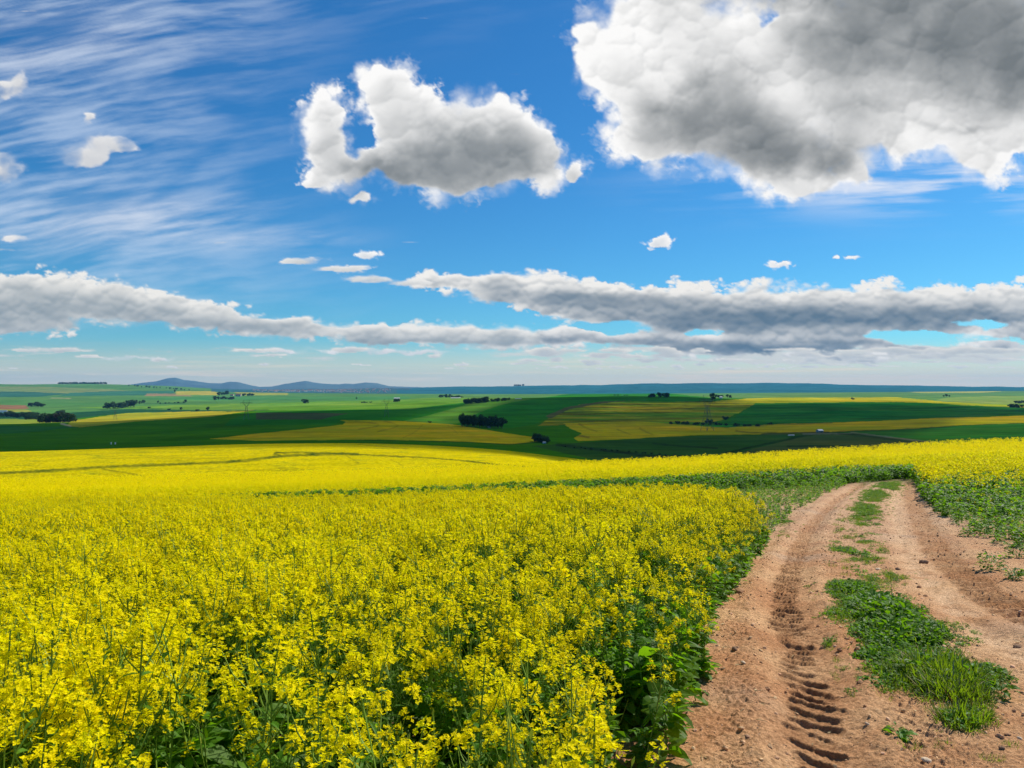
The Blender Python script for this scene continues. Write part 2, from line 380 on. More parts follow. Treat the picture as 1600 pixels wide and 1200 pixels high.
# lines on the near ground, surveyed from the photograph
RUT_L = smooth_line(W([(1330, 1330), (1300, 1240), (1285, 1180), (1272, 1120), (1262, 1060), (1245, 1005), (1228, 960), (1225, 920), (1236, 885), (1248, 855), (1262, 825), (1284, 800), (1312, 776), (1350, 756)]))
TREAD_R = smooth_line(W([(1760, 1010), (1660, 985), (1585, 955), (1530, 918), (1494, 890), (1468, 862), (1450, 836), (1438, 812), (1427, 786), (1420, 765), (1422, 750)]))
RUT_R = smooth_line(W([(1800, 1150), (1700, 1085), (1600, 1025), (1530, 980), (1475, 930), (1435, 890), (1415, 855), (1402, 820), (1398, 790), (1400, 765), (1408, 750)]))
CROP_EDGE = W([(880, 1330), (1010, 1215), (1082, 1160), (1098, 1110), (1100, 1050), (1112, 990), (1130, 945), (1158, 905), (1188, 872), (1208, 845)])
TRACK_EDGE_L = W([(880, 1330), (1010, 1215), (1082, 1160), (1098, 1110), (1100, 1050), (1112, 990), (1130, 945), (1158, 905), (1188, 872), (1215, 845), (1222, 825), (1240, 800), (1262, 782), (1290, 765), (1330, 752)])

# ---------------------------------------------------------------- near ground: earth, ruts and tyre prints
def relief(x, y):
    """small-scale height and a print mask of the earth track."""
    z = np.zeros_like(x)
    dl, ol, rl = polydist(x, y, RUT_L); dr, o2, r2 = polydist(x, y, RUT_R); dt, ot, rt = polydist(x, y, TREAD_R)
    n1 = fbm(x*1.1, y*1.1, 900, 4); n2 = fbm(x*7, y*7, 910, 5, .6); n3 = fbm(x*3, y*3, 920, 4)
    z += .035*n1 + .013*n2 + .016*np.clip(n3, 0, 1) + .012*fbm(x*18, y*18, 915, 3, .6)
    rough = sstep(.25, .55, dl)*sstep(1.1, .6, dl)*(ol > 0) + sstep(.22, .4, dl)*sstep(.8, .5, dl)*(ol < 0)*.6
    clod = np.clip(fbm(x*11, y*11, 930, 4, .6, True), 0, 1)**1.5
    z += .032*clod*rough + .012*clod*sstep(.1, .5, n1+.3*n3)
    z -= .055*np.exp(-(dl/.24)**2); z += .03*np.exp(-((dl-.36)/.12)**2)*(1+n3)
    z -= .045*np.exp(-(dr/.22)**2)
    z -= .03*np.exp(-(dt/.28)**2); z += .02*np.exp(-((dt-.42)/.12)**2)*(1+n3)
    def lugs(d, off, run, width, P, skew, amp, seed, keep):
        ph = run/P + skew*off/P + .9*fbm(x*1.6, y*1.6, seed, 2) + .10*fbm(x*6, y*6, seed+9, 2)
        saw = ph - np.floor(ph)
        h = np.where(saw < .14, saw/.14, np.clip(1-(saw-.14)/.6, 0, 1)); h = h*h*(3-2*h)
        m = sstep(width*1.05, width*.6, np.abs(off+.10*fbm(run*2.3, off*3, seed+4, 3)))*(d < width*1.4)
        wear = sstep(-.40, .0, fbm(x*.8, y*.8, seed+5, 4)+keep)*sstep(-.45, .1, fbm(x*3.3, y*3.3, seed+6, 3)+.16)
        return amp*(h-.5)*m*wear*(1+.5*fbm(x*14, y*14, seed+7, 3)), m*wear
    a, ma = lugs(dl, ol+.05*fbm(rl*.9, rl*0, 950, 3), rl, .185, .18, .30, .030*(1+.8*sstep(5.5, 9, y)), 941, .40)
    b, mb = lugs(dt, ot+.06*fbm(rt*.9, rt*0, 951, 3), rt, .27, .18, -.28, .050, 961, .50)
    z += a + b
    return z, np.clip(ma+mb, 0, 1), dl, dr, dt, n1, n3
def near_mesh():
    pxs = np.concatenate([np.arange(-600, 880, 14.), np.arange(880, 1690, 1.5), np.arange(1690, 2201, 10)])
    Ls = [math.log(2.2)]
    while Ls[-1] < math.log(41):
        D = math.exp(Ls[-1]); S = 1200*float(depth(np.array([1200.]), np.array([D]))[0])/D
        Ls.append(Ls[-1] + max(.0016, .95/S))
    D = np.exp(np.array(Ls)); P, DD = np.meshgrid(pxs, D)
    X = (P-800)/FP*DD; Y = DD; Z = ZC - depth(P, DD)
    r, prn, dl, dr, dt, n1, n3 = relief(X, Y)
    track = np.exp(-np.clip(np.minimum(dl, np.minimum(dr, dt))-1.2, 0, 9)**2/.5)
    Z = Z + r*(.35+.65*track)
    nr, nc = P.shape
    me = mesh_np('ground', np.stack([X, Y, Z], -1).reshape(-1, 3), grid_faces(nr, nc), smooth=True)
    # colour of the earth itself: reddish loam, darker brown in the tyre prints, pale dust in the driven wheel line
    base = np.array([.65, .385, .190]); red = np.array([.52, .255, .115]); pale = np.array([.78, .52, .30]); print_brown = np.array([.34, .165, .07]); grey = np.array([.52, .36, .235]); moss = np.array([.16, .15, .05])
    f = sstep(-.35, .35, fbm(X*.9, Y*.7, 970, 6, .6))[..., None]
    C = base*(1-f)+red*f
    g = (sstep(.1, .6, fbm(X*.5, Y*.35, 980, 4)+.0)*.8)[..., None]; C = C*(1-g)+grey*g
    far = sstep(7, 20, Y)[..., None]*.45; C = C*(1-far)+grey*far
    k = (np.exp(-(dr/.2)**2)*.75*sstep(.6, -.3, n3))[..., None]; C = C*(1-k)+pale*k
    k = (prn*.60*(1-.5*sstep(-.3, .3, n3)))[..., None]; C = C*(1-k)+print_brown*k
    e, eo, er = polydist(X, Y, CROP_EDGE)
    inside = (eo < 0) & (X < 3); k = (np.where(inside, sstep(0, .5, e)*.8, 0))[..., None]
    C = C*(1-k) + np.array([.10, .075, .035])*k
    right = sstep(1.0, 2.2, dt)*(ot_sign(X, Y)); k = (right*.35*sstep(-.2, .4, n1+n3))[..., None]; C = C*(1-k)+moss*k
    k = sstep(33, 38, Y)[..., None]*.85; C = C*(1-k)+np.array([.07, .09, .025])*k
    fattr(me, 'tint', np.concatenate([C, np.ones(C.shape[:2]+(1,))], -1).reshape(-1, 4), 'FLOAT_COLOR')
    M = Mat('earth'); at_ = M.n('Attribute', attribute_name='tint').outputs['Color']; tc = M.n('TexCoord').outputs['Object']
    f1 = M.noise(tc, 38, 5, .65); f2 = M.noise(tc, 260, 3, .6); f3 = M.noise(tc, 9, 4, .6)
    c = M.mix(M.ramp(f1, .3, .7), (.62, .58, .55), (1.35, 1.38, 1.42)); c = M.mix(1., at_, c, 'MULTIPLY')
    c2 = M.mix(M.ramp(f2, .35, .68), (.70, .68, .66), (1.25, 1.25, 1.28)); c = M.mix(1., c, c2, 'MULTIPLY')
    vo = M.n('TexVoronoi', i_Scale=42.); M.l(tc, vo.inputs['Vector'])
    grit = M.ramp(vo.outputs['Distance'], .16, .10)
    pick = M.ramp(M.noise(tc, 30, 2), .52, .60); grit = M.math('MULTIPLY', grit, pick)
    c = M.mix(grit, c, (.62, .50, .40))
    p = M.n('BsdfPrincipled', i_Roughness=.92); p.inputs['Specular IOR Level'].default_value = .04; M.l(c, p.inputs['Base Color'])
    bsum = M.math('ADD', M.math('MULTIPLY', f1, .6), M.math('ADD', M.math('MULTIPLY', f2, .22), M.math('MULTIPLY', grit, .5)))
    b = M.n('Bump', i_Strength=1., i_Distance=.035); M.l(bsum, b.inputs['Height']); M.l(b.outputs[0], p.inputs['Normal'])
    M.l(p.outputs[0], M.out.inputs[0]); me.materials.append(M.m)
    o = link('ground', me); tag(o, kind='structure')
    return M.m
def ot_sign(x, y):
    d, o, r = polydist(x, y, TREAD_R); return (o > 0).astype(float)
earth = near_mesh()
# the same earth behind the eye and round about, out to 41 m, a hand lower than the modelled part
def skirt():
    ang = np.linspace(-math.pi, math.pi, 181); rr = np.array([.0, .8, 1.6, 2.6, 4, 7, 12, 20, 30, 42.])
    A, Q = np.meshgrid(ang, rr); x = Q*np.sin(A); y = Q*np.cos(A); z = land_z(x, y) - .12*sstep(EDGE+.0, EDGE-.03, np.abs(A)) - .004
    me = mesh_np('soil_bed', np.stack([x, y, z], -1).reshape(-1, 3), grid_faces(*A.shape), [earth], smooth=True)
    c = np.tile(np.array([.30, .17, .09, 1]), (A.size, 1)); fattr(me, 'tint', c, 'FLOAT_COLOR')
    tag(link('soil_bed', me), kind='structure')
skirt()

# ---------------------------------------------------------------- farmland, far ridge
DG = (.042, .160, .002); TEAL = (.028, .175, .010); RY = (.46, .36, .006); OLIVE = (.17, .19, .018); LIT = (.085, .20, .022); PLAIN = (.10, .22, .055)
BROWN = (.070, .105, .020)
FIELDS = [  # outline as seen, crop colour, strength and fineness of the drill lines
 ([(-700, 598), (700, 598), (700, 640), (640, 633), (520, 637), (340, 644), (200, 646), (100, 656), (-700, 660)], (.085, .215, .050), .25),
 ([(-700, 604), (60, 604), (170, 608), (235, 613), (120, 615), (-700, 616)], (.17, .24, .07), .2),
 ([(-700, 612), (40, 612), (110, 615), (60, 620), (-700, 621)], (.035, .13, .075), .2),
 ([(110, 614), (180, 611), (272, 611), (272, 616), (200, 618), (90, 619)], (.04, .16, .085), .2),
 ([(230, 615), (290, 615), (300, 619), (225, 619)], (.27, .20, .09), .2),
 ([(275, 611.5), (330, 611), (345, 614), (340, 617.5), (275, 617)], (.42, .36, .05), .2),
 ([(360, 611), (420, 612), (450, 613), (450, 617), (380, 618)], (.30, .32, .05), .2),
 ([(-700, 632), (40, 633), (46, 638), (-20, 640), (-700, 642)], (.24, .13, .06), .2),
 ([(-700, 637), (40, 639), (50, 644), (-700, 646)], (.23, .27, .04), .2),
 ([(215, 622), (350, 619), (560, 619), (640, 620), (640, 625), (300, 626)], (.07, .22, .06), .3),
 ([(115, 637), (220, 634), (480, 628), (700, 622), (790, 622), (735, 632), (640, 638), (520, 637), (400, 640), (330, 640), (230, 640)], (.13, .27, .03), .35),
 ([(200, 639), (330, 641), (330, 644), (210, 645), (90, 657), (0, 655), (-700, 652), (-700, 645), (60, 648)], (.02, .09, .035), .2),
 ([(-700, 655), (60, 655), (140, 661), (50, 663), (-700, 662)], (.20, .27, .03), .2),
 ([(105, 666), (112, 657), (200, 646), (340, 642.5), (402, 640), (330, 652), (260, 656), (200, 661), (125, 668)], (.34, .32, .02), .3),
 ([(-700, 663), (130, 667), (20, 676), (-700, 676)], (.03, .14, .02), .2),
 ([(650, 626), (735, 632), (725, 632), (640, 639), (400, 641), (380, 637), (560, 633)], (.10, .24, .02), .3),
 ([(360, 656), (405, 643), (640, 638), (742, 628), (650, 655), (600, 658), (540, 656), (520, 664), (350, 665)], TEAL, .25),
 ([(400, 645), (505, 645), (545, 646), (500, 656), (400, 656)], (.060, .090, .030), .3),
 ([(630, 657), (742, 630), (800, 623), (830, 624), (780, 634), (745, 646), (715, 660), (700, 663), (660, 660)], (.085, .21, .02), .55),
 ([(715, 662), (745, 645), (790, 632), (850, 621), (900, 614), (1040, 614), (1150, 626), (1060, 628), (960, 627), (905, 633), (860, 650), (835, 662), (800, 668)], TEAL, .5),
 ([(840, 664), (862, 650), (905, 633), (960, 627), (1060, 628), (1120, 626.5), (1185, 627), (1160, 642), (1130, 656), (1080, 665), (1000, 660), (880, 662)], (.20, .235, .008), 1.4),
 ([(852, 650), (885, 637), (940, 628), (985, 626), (940, 631), (890, 640), (860, 654)], (.10, .11, .03), .3),
 ([(328, 686), (410, 677), (500, 668), (536, 664), (540, 659), (530, 656.5), (600, 657), (700, 661), (760, 671), (832, 683), (840, 690), (800, 694), (700, 689), (600, 687), (400, 688.5)], RY, .4),
 ([(880, 660), (930, 659), (1000, 659), (1080, 665), (1130, 667.5), (1200, 663.5), (1300, 661), (1400, 657), (1500, 652), (1700, 645), (2300, 640), (2300, 660), (1600, 662), (1500, 666), (1400, 672), (1310, 675), (1200, 679), (1080, 679), (1000, 684), (903, 689), (897, 684), (910, 676), (893, 669)], RY, .4),
 ([(1110, 666), (1140, 655), (1165, 641), (1182, 629), (1260, 626), (1400, 627), (1600, 636), (2300, 640), (2300, 640), (1600, 646), (1400, 656), (1200, 664), (1135, 668)], (.030, .165, .014), 1.0),
 ([(1120, 626.5), (1180, 622), (1270, 621), (1400, 621), (1520, 630), (1600, 633), (2300, 636), (2300, 641), (1600, 637), (1500, 633.5), (1400, 628.5), (1330, 627.5), (1200, 630), (1110, 629)], (.36, .34, .015), .5),
 ([(1190, 678), (1290, 675), (1400, 681), (1460, 690), (1400, 706), (1200, 716), (1150, 705)], BROWN, .4),
 ([(1320, 675), (1400, 672), (1500, 667), (1600, 662), (2300, 656), (2300, 690), (1600, 700), (1490, 692), (1380, 682)], (.035, .14, .012), .6),
 ([(900, 692), (980, 686), (1080, 680), (1180, 680), (1260, 680), (1180, 700), (1100, 724), (960, 725), (830, 697)], (.035, .10, .012), .4),
 ([(1380, 609.5), (1450, 611), (1530, 610.5), (2300, 600), (2300, 605), (1600, 609), (1530, 614), (1440, 614)], (.36, .38, .09), .2),
 ([(1480, 621), (1560, 619), (2300, 612), (2300, 630), (1600, 632), (1520, 631), (1460, 626)], (.20, .29, .06), .3),
]
LINES = [  # tracks, hedges and tramlines: course as seen, half width, colour, opacity
 ([(1295, 676), (1260, 680), (1210, 690), (1165, 700), (1120, 712)], 1.5, (.012, .03, .008), .85),
 ([(870, 695), (910, 700), (960, 705), (1020, 713), (1100, 716)], 2.2, (.015, .028, .012), .85),
 ([(1020, 692), (1060, 696), (1120, 700)], 1.2, (.015, .03, .01), .8), ([(1230, 697), (1290, 696), (1380, 699)], 1.2, (.015, .03, .01), .7),
 ([(1330, 676), (1400, 684), (1440, 689), (1480, 692)], 1.0, (.30, .25, .16), .5), ([(1255, 678.5), (1330, 677.5)], .8, (.34, .30, .20), .6),
 ([(1310, 677), (1380, 684), (1420, 690), (1500, 693)], 1.8, (.01, .03, .01), .6),
 ([(1150, 673), (1165, 675.5), (1210, 677), (1290, 675.5)], 1.3, (.10, .075, .01), .8), ([(1110, 668), (1200, 665), (1300, 662)], .8, (.05, .06, .015), .7),
 ([(1600, 661.5), (1500, 666), (1400, 672), (1300, 675.5)], .9, (.02, .05, .01), .7),
 ([(840, 691), (800, 695.5), (700, 690), (560, 688)], .9, (.03, .05, .01), .6),
 ([(905, 661), (918, 668), (932, 672)], 1.2, (.13, .12, .01), .6), ([(965, 669), (985, 678)], 1., (.13, .12, .01), .55), ([(1000, 668), (1020, 678)], 1.1, (.13, .12, .01), .6), ([(905, 680), (920, 683)], 1.5, (.12, .10, .02), .7),
 ([(545, 657.5), (590, 662), (593, 666), (560, 671)], .9, (.17, .15, .01), .55), ([(600, 658), (622, 663), (620, 668), (590, 675)], .9, (.17, .15, .01), .55), ([(660, 663), (652, 674), (630, 684)], .8, (.2, .17, .01), .4), ([(700, 664), (715, 678)], .8, (.2, .17, .01), .4),
 ([(80, 622), (110, 622.5)], .8, (.40, .38, .20), .6), ([(95, 663), (110, 666)], 1., (.55, .42, .28), .7),
 ([(400, 641), (330, 643), (205, 641), (90, 656)], .7, (.02, .07, .02), .7), ([(225, 630.5), (290, 630)], .9, (.02, .08, .03), .7),
 ([(180, 635), (330, 643), (420, 640)], .7, (.03, .10, .02), .6), ([(640, 607), (560, 607.5), (480, 608)], 1., (.06, .07, .06), .6),
 # worn lines through the lit rape
 ([(-60, 742), (60, 737), (170, 729), (290, 725), (380, 721), (440, 712), (520, 709), (560, 709.5)], 2.0, (.06, .09, .01), 1.),
 ([(160, 733), (215, 742), (235, 748)], 1.1, (.12, .13, .01), .75), ([(440, 712), (420, 707), (500, 707), (600, 712), (700, 717), (790, 728), (850, 731)], 1.1, (.06, .09, .01), 1.),
 ([(540, 711), (552, 718), (560, 724)], .9, (.14, .14, .01), .6), ([(600, 713), (625, 725), (640, 737)], .8, (.2, .18, .01), .4), ([(660, 716), (672, 730), (690, 742)], .8, (.2, .18, .01), .4),
 ([(0, 714), (150, 709), (350, 703)], .8, (.30, .26, .01), .5), ([(50, 721), (200, 715), (340, 716)], .9, (.30, .26, .01), .45), ([(560, 694), (610, 699), (640, 702)], .8, (.2, .17, .01), .6), ([(840, 716), (870, 727)], .9, (.14, .14, .01), .6),
 ([(380, 738), (440, 730), (480, 735)], .8, (.25, .22, .01), .4), ([(240, 735), (300, 731), (370, 735)], .8, (.25, .22, .01), .4),
 ([(1560, 706), (1600, 705)], 1.2, (.12, .13, .01), .7), ([(1290, 716), (1380, 711), (1430, 709)], 1.1, (.2, .18, .01), .6), ([(1330, 709.5), (1400, 704), (1460, 701), (1590, 697)], .8, (.25, .22, .01), .5),
]
def far_mesh():
    pxs = np.concatenate([np.arange(-600, -100, 20.), np.arange(-100, 1700, 1.55), np.arange(1700, 2201, 20)])
    Ls = [math.log(39.)]
    while Ls[-1] < math.log(25500):
        D = math.exp(Ls[-1]); Ls.append(Ls[-1] + (.0075 if D < 420 else (.0065 if D < 3000 else .008)))
    D = np.exp(np.array(Ls)); P, DD = np.meshgrid(pxs, D)
    h = depth(P, DD); YY = HOR + FP*h/DD
    X = (P-800)/FP*DD; Z = ZC - h
    can = sstep(72, 95, DD)*sstep(470, 380, DD)        # the standing rape: a broken canopy
    nz = fbm(X*.55, DD*.55, 700, 4, .6)*sstep(700, 90, DD); Z = Z + can*.55*nz
    Z = Z - .04*sstep(60, 40, DD)
    sw = fbm(X/520, DD/900, 705, 3)*sstep(600, 1500, DD)*sstep(6500, 4000, DD); Z = Z + 5*sw
    Z = Z + sstep(8000, 10500, DD)*sstep(17000, 13500, DD)*22*fbm(P/75, DD/4000, 707, 3)
    jx = P + 2.2*fbm(X/30, DD/30, 710, 3)*sstep(3, 0, 0); jy = YY + .7*fbm(X/45, DD/60, 720, 3)
    C = np.empty(P.shape+(3,)); C[:] = DG
    st = np.full(P.shape, .3)
    C[DD > 7000] = (.022, .125, .140)  # distance haze and cloud shade painted into the ridge scrub colour
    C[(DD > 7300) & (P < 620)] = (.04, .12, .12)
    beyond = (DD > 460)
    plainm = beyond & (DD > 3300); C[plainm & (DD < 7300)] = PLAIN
    for poly, col, s in FIELDS:
        m = inpoly(jx, jy, poly) & beyond
        if poly[0][1] >= 598: m &= ~((DD > 7300) & (P > 330))
        C[m] = col; st[m] = s
    # ridge and far hills above: dark scrub, blued by haze put into the colour
    yel = np.clip((470-DD)/8, 0, 1)[..., None]
    rape = np.array([.54, .43, .002])*(1+.16*fbm(X/9, DD/14, 730, 5)[..., None])*(1+.10*fbm(X/40, DD/60, 735, 3)[..., None])
    g = np.clip(sstep(-.05, .55, fbm(X/5, DD/9, 740, 5, .6)-.12)*.30 + .6*sstep(.0, .5, fbm(P/60, YY/2.2, 745, 5, .6)) + .25*sstep(0, .5, fbm(X*.5, DD*.3, 746, 4, .6)), 0, .75)[..., None]
    rape = rape*(1-g)+np.array([.20, .25, .012])*g
    rape = rape*(1-sstep(60, 45, DD)[..., None]) + np.array([.16, .20, .03])*sstep(60, 45, DD)[..., None]
    C = C*(1-yel) + rape*yel
    for line, w, col, op in LINES:
        xs = [p[0] for p in line]; ys = [p[1] for p in line]
        bb = (P > min(xs)-8) & (P < max(xs)+8) & (YY > min(ys)-8) & (YY < max(ys)+8) & (DD > 75)
        if not bb.any(): continue
        d, _, _ = polydist(jx[bb], jy[bb], smooth_line(line, 2))
        k = (sstep(w*1.8, w*.4, d+.9*fbm(P[bb]/9, YY[bb]/3, 760, 4, .6))*op*(.75+.5*fbm(P[bb]/25, YY[bb]/9, 765, 3)))[..., None]
        C[bb] = C[bb]*(1-k)+np.array(col)*k
    # drill lines, and uneven growth
    ln = fbm(P/200, (YY+P*.012)/3.2, 750, 4, .62)+.6*fbm(P/90, YY/1.3, 752, 3); C *= (1 + (st*.95*ln*beyond)[..., None]); C[..., 0] *= 1 + st*1.0*np.clip(fbm(P/240, YY/4.5, 753, 3), -.5, .8)*beyond
    gr = fbm(X/150, DD/260, 755, 5, .6)[..., None]*beyond[..., None]; C *= 1+.35*gr; C[..., 0:1] *= 1+.5*np.clip(gr, 0, 1)
    C = np.clip(C, .002, .9)
    nr, nc = P.shape; V = np.stack([X, DD, Z], -1).reshape(-1, 3)
    C4 = np.concatenate([C, np.ones(P.shape+(1,))], -1).reshape(-1, 4)
    M = Mat('crops'); a = M.n('Attribute', attribute_name='tint').outputs['Color']; tc = M.n('TexCoord').outputs['Object']
    f = M.noise(tc, .9, 5, .65); f2 = M.noise(tc, .05, 5, .6)
    c = M.mix(1., a, M.mix(M.ramp(f, .3, .7), (.80, .80, .80), (1.18, 1.18, 1.18)), 'MULTIPLY')
    c = M.mix(1., c, M.mix(M.ramp(f2, .3, .7), (.86, .88, .86), (1.14, 1.12, 1.14)), 'MULTIPLY')
    p = M.n('BsdfPrincipled', i_Roughness=.9); p.inputs['Specular IOR Level'].default_value = .0; M.l(c, p.inputs['Base Color'])
    b = M.n('Bump', i_Strength=.5, i_Distance=.25); M.l(f, b.inputs['Height']); M.l(b.outputs[0], p.inputs['Normal'])
    M.l(p.outputs[0], M.out.inputs[0])
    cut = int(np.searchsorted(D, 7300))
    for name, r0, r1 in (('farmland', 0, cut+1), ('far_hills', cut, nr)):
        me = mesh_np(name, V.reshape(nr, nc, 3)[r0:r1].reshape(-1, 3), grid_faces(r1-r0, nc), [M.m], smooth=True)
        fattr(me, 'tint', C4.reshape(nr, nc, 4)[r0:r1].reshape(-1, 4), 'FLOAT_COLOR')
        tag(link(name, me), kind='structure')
    # the country on the other sides
    ang = np.concatenate([np.linspace(EDGE-.005, 2*math.pi-EDGE+.005, 120)]); rr = np.exp(np.linspace(math.log(40), math.log(26000), 140))
    A, Q = np.meshgrid(ang, rr); x = Q*np.sin(A); y = Q*np.cos(A); z = land_z(x, y)-.05
    me = mesh_np('hinterland', np.stack([x, y, z], -1).reshape(-1, 3), grid_faces(*A.shape), [M.m], smooth=True)
    c = np.where((Q < 420)[..., None], np.array([.5, .40, .02]), np.array([.04, .11, .02])); c = np.concatenate([c, np.ones(A.shape+(1,))], -1)
    fattr(me, 'tint', c.reshape(-1, 4), 'FLOAT_COLOR'); tag(link('hinterland', me), kind='structure')
far_mesh()

def mountains():
    prof = [(150, 604), (200, 601), (225, 597.5), (245, 595), (262, 590.5), (274, 589.5), (288, 593.5), (305, 595), (325, 598), (345, 598.5), (360, 595.8), (372, 596.5), (390, 601), (405, 604), (425, 603.5),
            (445, 599.5), (462, 597), (478, 594.8), (490, 597.2), (505, 599), (530, 600), (540, 598.8), (552, 599.5), (572, 597.2), (590, 598.5), (608, 603), (640, 604), (680, 605.5), (760, 609)]
    px = np.arange(120, 780, 2.); D = np.linspace(18500, 24500, 60); P, DD = np.meshgrid(px, D)
    top = np.interp(P, [p[0] for p in prof], [p[1] for p in prof]); top = top - .35*fbm(P/9, P*0, 801, 4)
    s = (DD-18500)/6000; shape = np.sin(np.clip(s, 0, 1)*math.pi)**.8
    X = (P-800)/FP*DD; hh = (611-top)/FP*21500*shape*(1+.25*fbm(X/900, DD/900, 803, 5)*(1-shape)**.5)
    z = ZC + (608-611.5)/FP*DD + hh
    me = mesh_np('mountains', np.stack([X, DD, z], -1).reshape(-1, 3), grid_faces(*P.shape), smooth=True)
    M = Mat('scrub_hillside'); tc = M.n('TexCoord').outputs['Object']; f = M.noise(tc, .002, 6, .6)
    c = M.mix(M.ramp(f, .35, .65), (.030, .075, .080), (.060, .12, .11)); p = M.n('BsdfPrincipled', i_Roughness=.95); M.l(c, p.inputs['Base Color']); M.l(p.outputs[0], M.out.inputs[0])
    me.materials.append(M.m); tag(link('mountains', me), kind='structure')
mountains()

def build_sky():
    step = 1.5625; xs = np.arange(-400, 2000, step); ys = np.arange(-170, 616, step)
    X, Y = np.meshgrid(xs, ys); c, a = sky_layers(X, Y, step)
    fade = sstep(-400, -330, X)*sstep(2000, 1930, X)*sstep(-170, -120, Y)
    c *= fade[..., None]; a *= fade
    V = np.stack([(X-800)/FP, np.ones_like(X), (HOR-Y)/FP], -1); V /= np.linalg.norm(V, axis=-1, keepdims=True)
    V = V*70000 + np.array([0, 0, ZC])
    me = mesh_np('sky', V.reshape(-1, 3), grid_faces(*X.shape), smooth=True)
    c = c/np.maximum(a, 1e-3)[..., None]
    fattr(me, 'cloud', np.concatenate([c, a[..., None]], -1).reshape(-1, 4), 'FLOAT_COLOR')
    M = Mat('cloudy_sky'); at_ = M.n('Attribute', attribute_name='cloud')
    e = M.n('Emission', i_Strength=SKY_GAIN); M.l(at_.outputs['Color'], e.inputs['Color']); t = M.n('BsdfTransparent'); ms = M.n('MixShader')
    M.l(at_.outputs['Alpha'], ms.inputs[0]); M.l(t.outputs[0], ms.inputs[1]); M.l(e.outputs[0], ms.inputs[2]); M.l(ms.outputs[0], M.out.inputs[0])
    M.m.cycles.emission_sampling = 'NONE'; me.materials.append(M.m)
    tag(link('sky', me), kind='structure')
SKY_GAIN = .90
build_sky()

# ---------------------------------------------------------------- plants
m_stem = plain('stem_green', (.20, .32, .03), .6, .2, transl=.15, inst=.15)
m_leaf = plain('leaf_green', (.085, .185, .010), .55, .35, 6, .18, .45, (.24, .50, .006), .3, .014)
m_petal = plain('petal_yellow', (.97, .785, .002), .6, .06, 20, .05, .48, (1., .92, .002), .12, .008)
m_bud = plain('bud_green', (.38, .44, .03), .6, .2, transl=.2)
m_grass = plain('grass_green', (.11, .22, .010), .55, .35, 5, .25, .42, (.30, .46, .01), .35, .025)
m_weed = plain('weed_green', (.085, .19, .010), .55, .35, 8, .2, .42, (.20, .42, .006), .35, .02)
m_dry = plain('dry_stalk', (.40, .30, .14), .8, .2)
class MB:
    """collects quads"""
    def __init__(s): s.V = []; s.F = []; s.M = []; s.n = 0
    def add(s, V, F, m):
        V = np.asarray(V, float).reshape(-1, 3); F = np.asarray(F, int)
        s.V.append(V); s.F.append(F+s.n); s.M.append(np.full(len(F), m)); s.n += len(V)
    def tube(s, pts, r0, r1, m, k=3):
        pts = np.asarray(pts, float); n = len(pts)
        d = np.gradient(pts, axis=0); d /= np.linalg.norm(d, axis=1, keepdims=True)+1e-9
        u = np.cross(d, [0.31, .95, .05]); u /= np.linalg.norm(u, axis=1, keepdims=True)+1e-9; v = np.cross(d, u)
        r = np.linspace(r0, r1, n)[:, None, None]; a = np.arange(k)*2*math.pi/k
        ring = pts[:, None] + r*(np.cos(a)[None, :, None]*u[:, None] + np.sin(a)[None, :, None]*v[:, None])
        F = [(i*k+j, i*k+(j+1) % k, (i+1)*k+(j+1) % k, (i+1)*k+j) for i in range(n-1) for j in range(k)]
        s.add(ring, F, m)
    def leaf(s, p, d, L, Wd, m, droop=.5, seg=4, fold=.25, wave=.1, roll=0.):
        d = np.array(d, float); d /= np.linalg.norm(d)+1e-9
        side = np.cross(d, [0, 0, 1.]); side /= np.linalg.norm(side)+1e-6
        side = side*math.cos(roll) + np.cross(d, side)*math.sin(roll)
        q = np.array(p, float); V = []; e = d.copy()
        for i in range(seg+1):
            t = i/seg; w = Wd*.5*math.sin(math.pi*min(1, (t*.86+.07)))**.75*(1 if i < seg else .25)
            up = np.cross(side, e)
            V += [q - side*w + up*w*fold + up*random.uniform(-wave, wave)*w, q, q + side*w + up*w*fold + up*random.uniform(-wave, wave)*w]
            e = e + np.array([0, 0, -droop/seg]); e /= np.linalg.norm(e); q = q + e*L/seg
        F = []
        for i in range(seg):
            a = i*3; F += [(a, a+1, a+4, a+3), (a+1, a+2, a+5, a+4)]
        s.add(V, F, m)
    def flower(s, c, r, m, lod):
        """four petals in a cross, cupped upward; coarser for far plants"""
        ax = np.array([random.gauss(0, .5), random.gauss(0, .5), 1.]); ax /= np.linalg.norm(ax)
        u = np.cross(ax, [random.random(), random.random(), .2]); u /= np.linalg.norm(u)+1e-9; v = np.cross(ax, u)
        if lod == 0:
            for k in range(4):
                a = k*math.pi/2; e = u*math.cos(a)+v*math.sin(a); f = -u*math.sin(a)+v*math.cos(a)
                s.add([c, c+e*r*.62+f*r*.46+ax*r*.30, c+e*r*1.05+ax*r*.22, c+e*r*.62-f*r*.46+ax*r*.30], [(0, 1, 2, 3)], m)
        elif lod == 1:
            s.add([c+u*r+ax*r*.25, c+v*r*.95, c-u*r+ax*r*.25, c-v*r*.95], [(0, 1, 2, 3)], m)
            s.add([c+ax*r*.4+u*r*.6, c+ax*r*.5+v*r*.2-u*r*.1, c-u*r*.6-ax*r*.3, c-v*r*.3-ax*r*.2], [(0, 1, 2, 3)], m)
        else:
            s.add([c+u*r*1.2+ax*r*.3, c+v*r*1.2, c-u*r*1.2+ax*r*.3, c-v*r*1.2-ax*r*.4], [(0, 1, 2, 3)], m)
    def mesh(s, name, mats): return mesh_np(name, np.concatenate(s.V), np.concatenate(s.F), mats, np.concatenate(s.M))
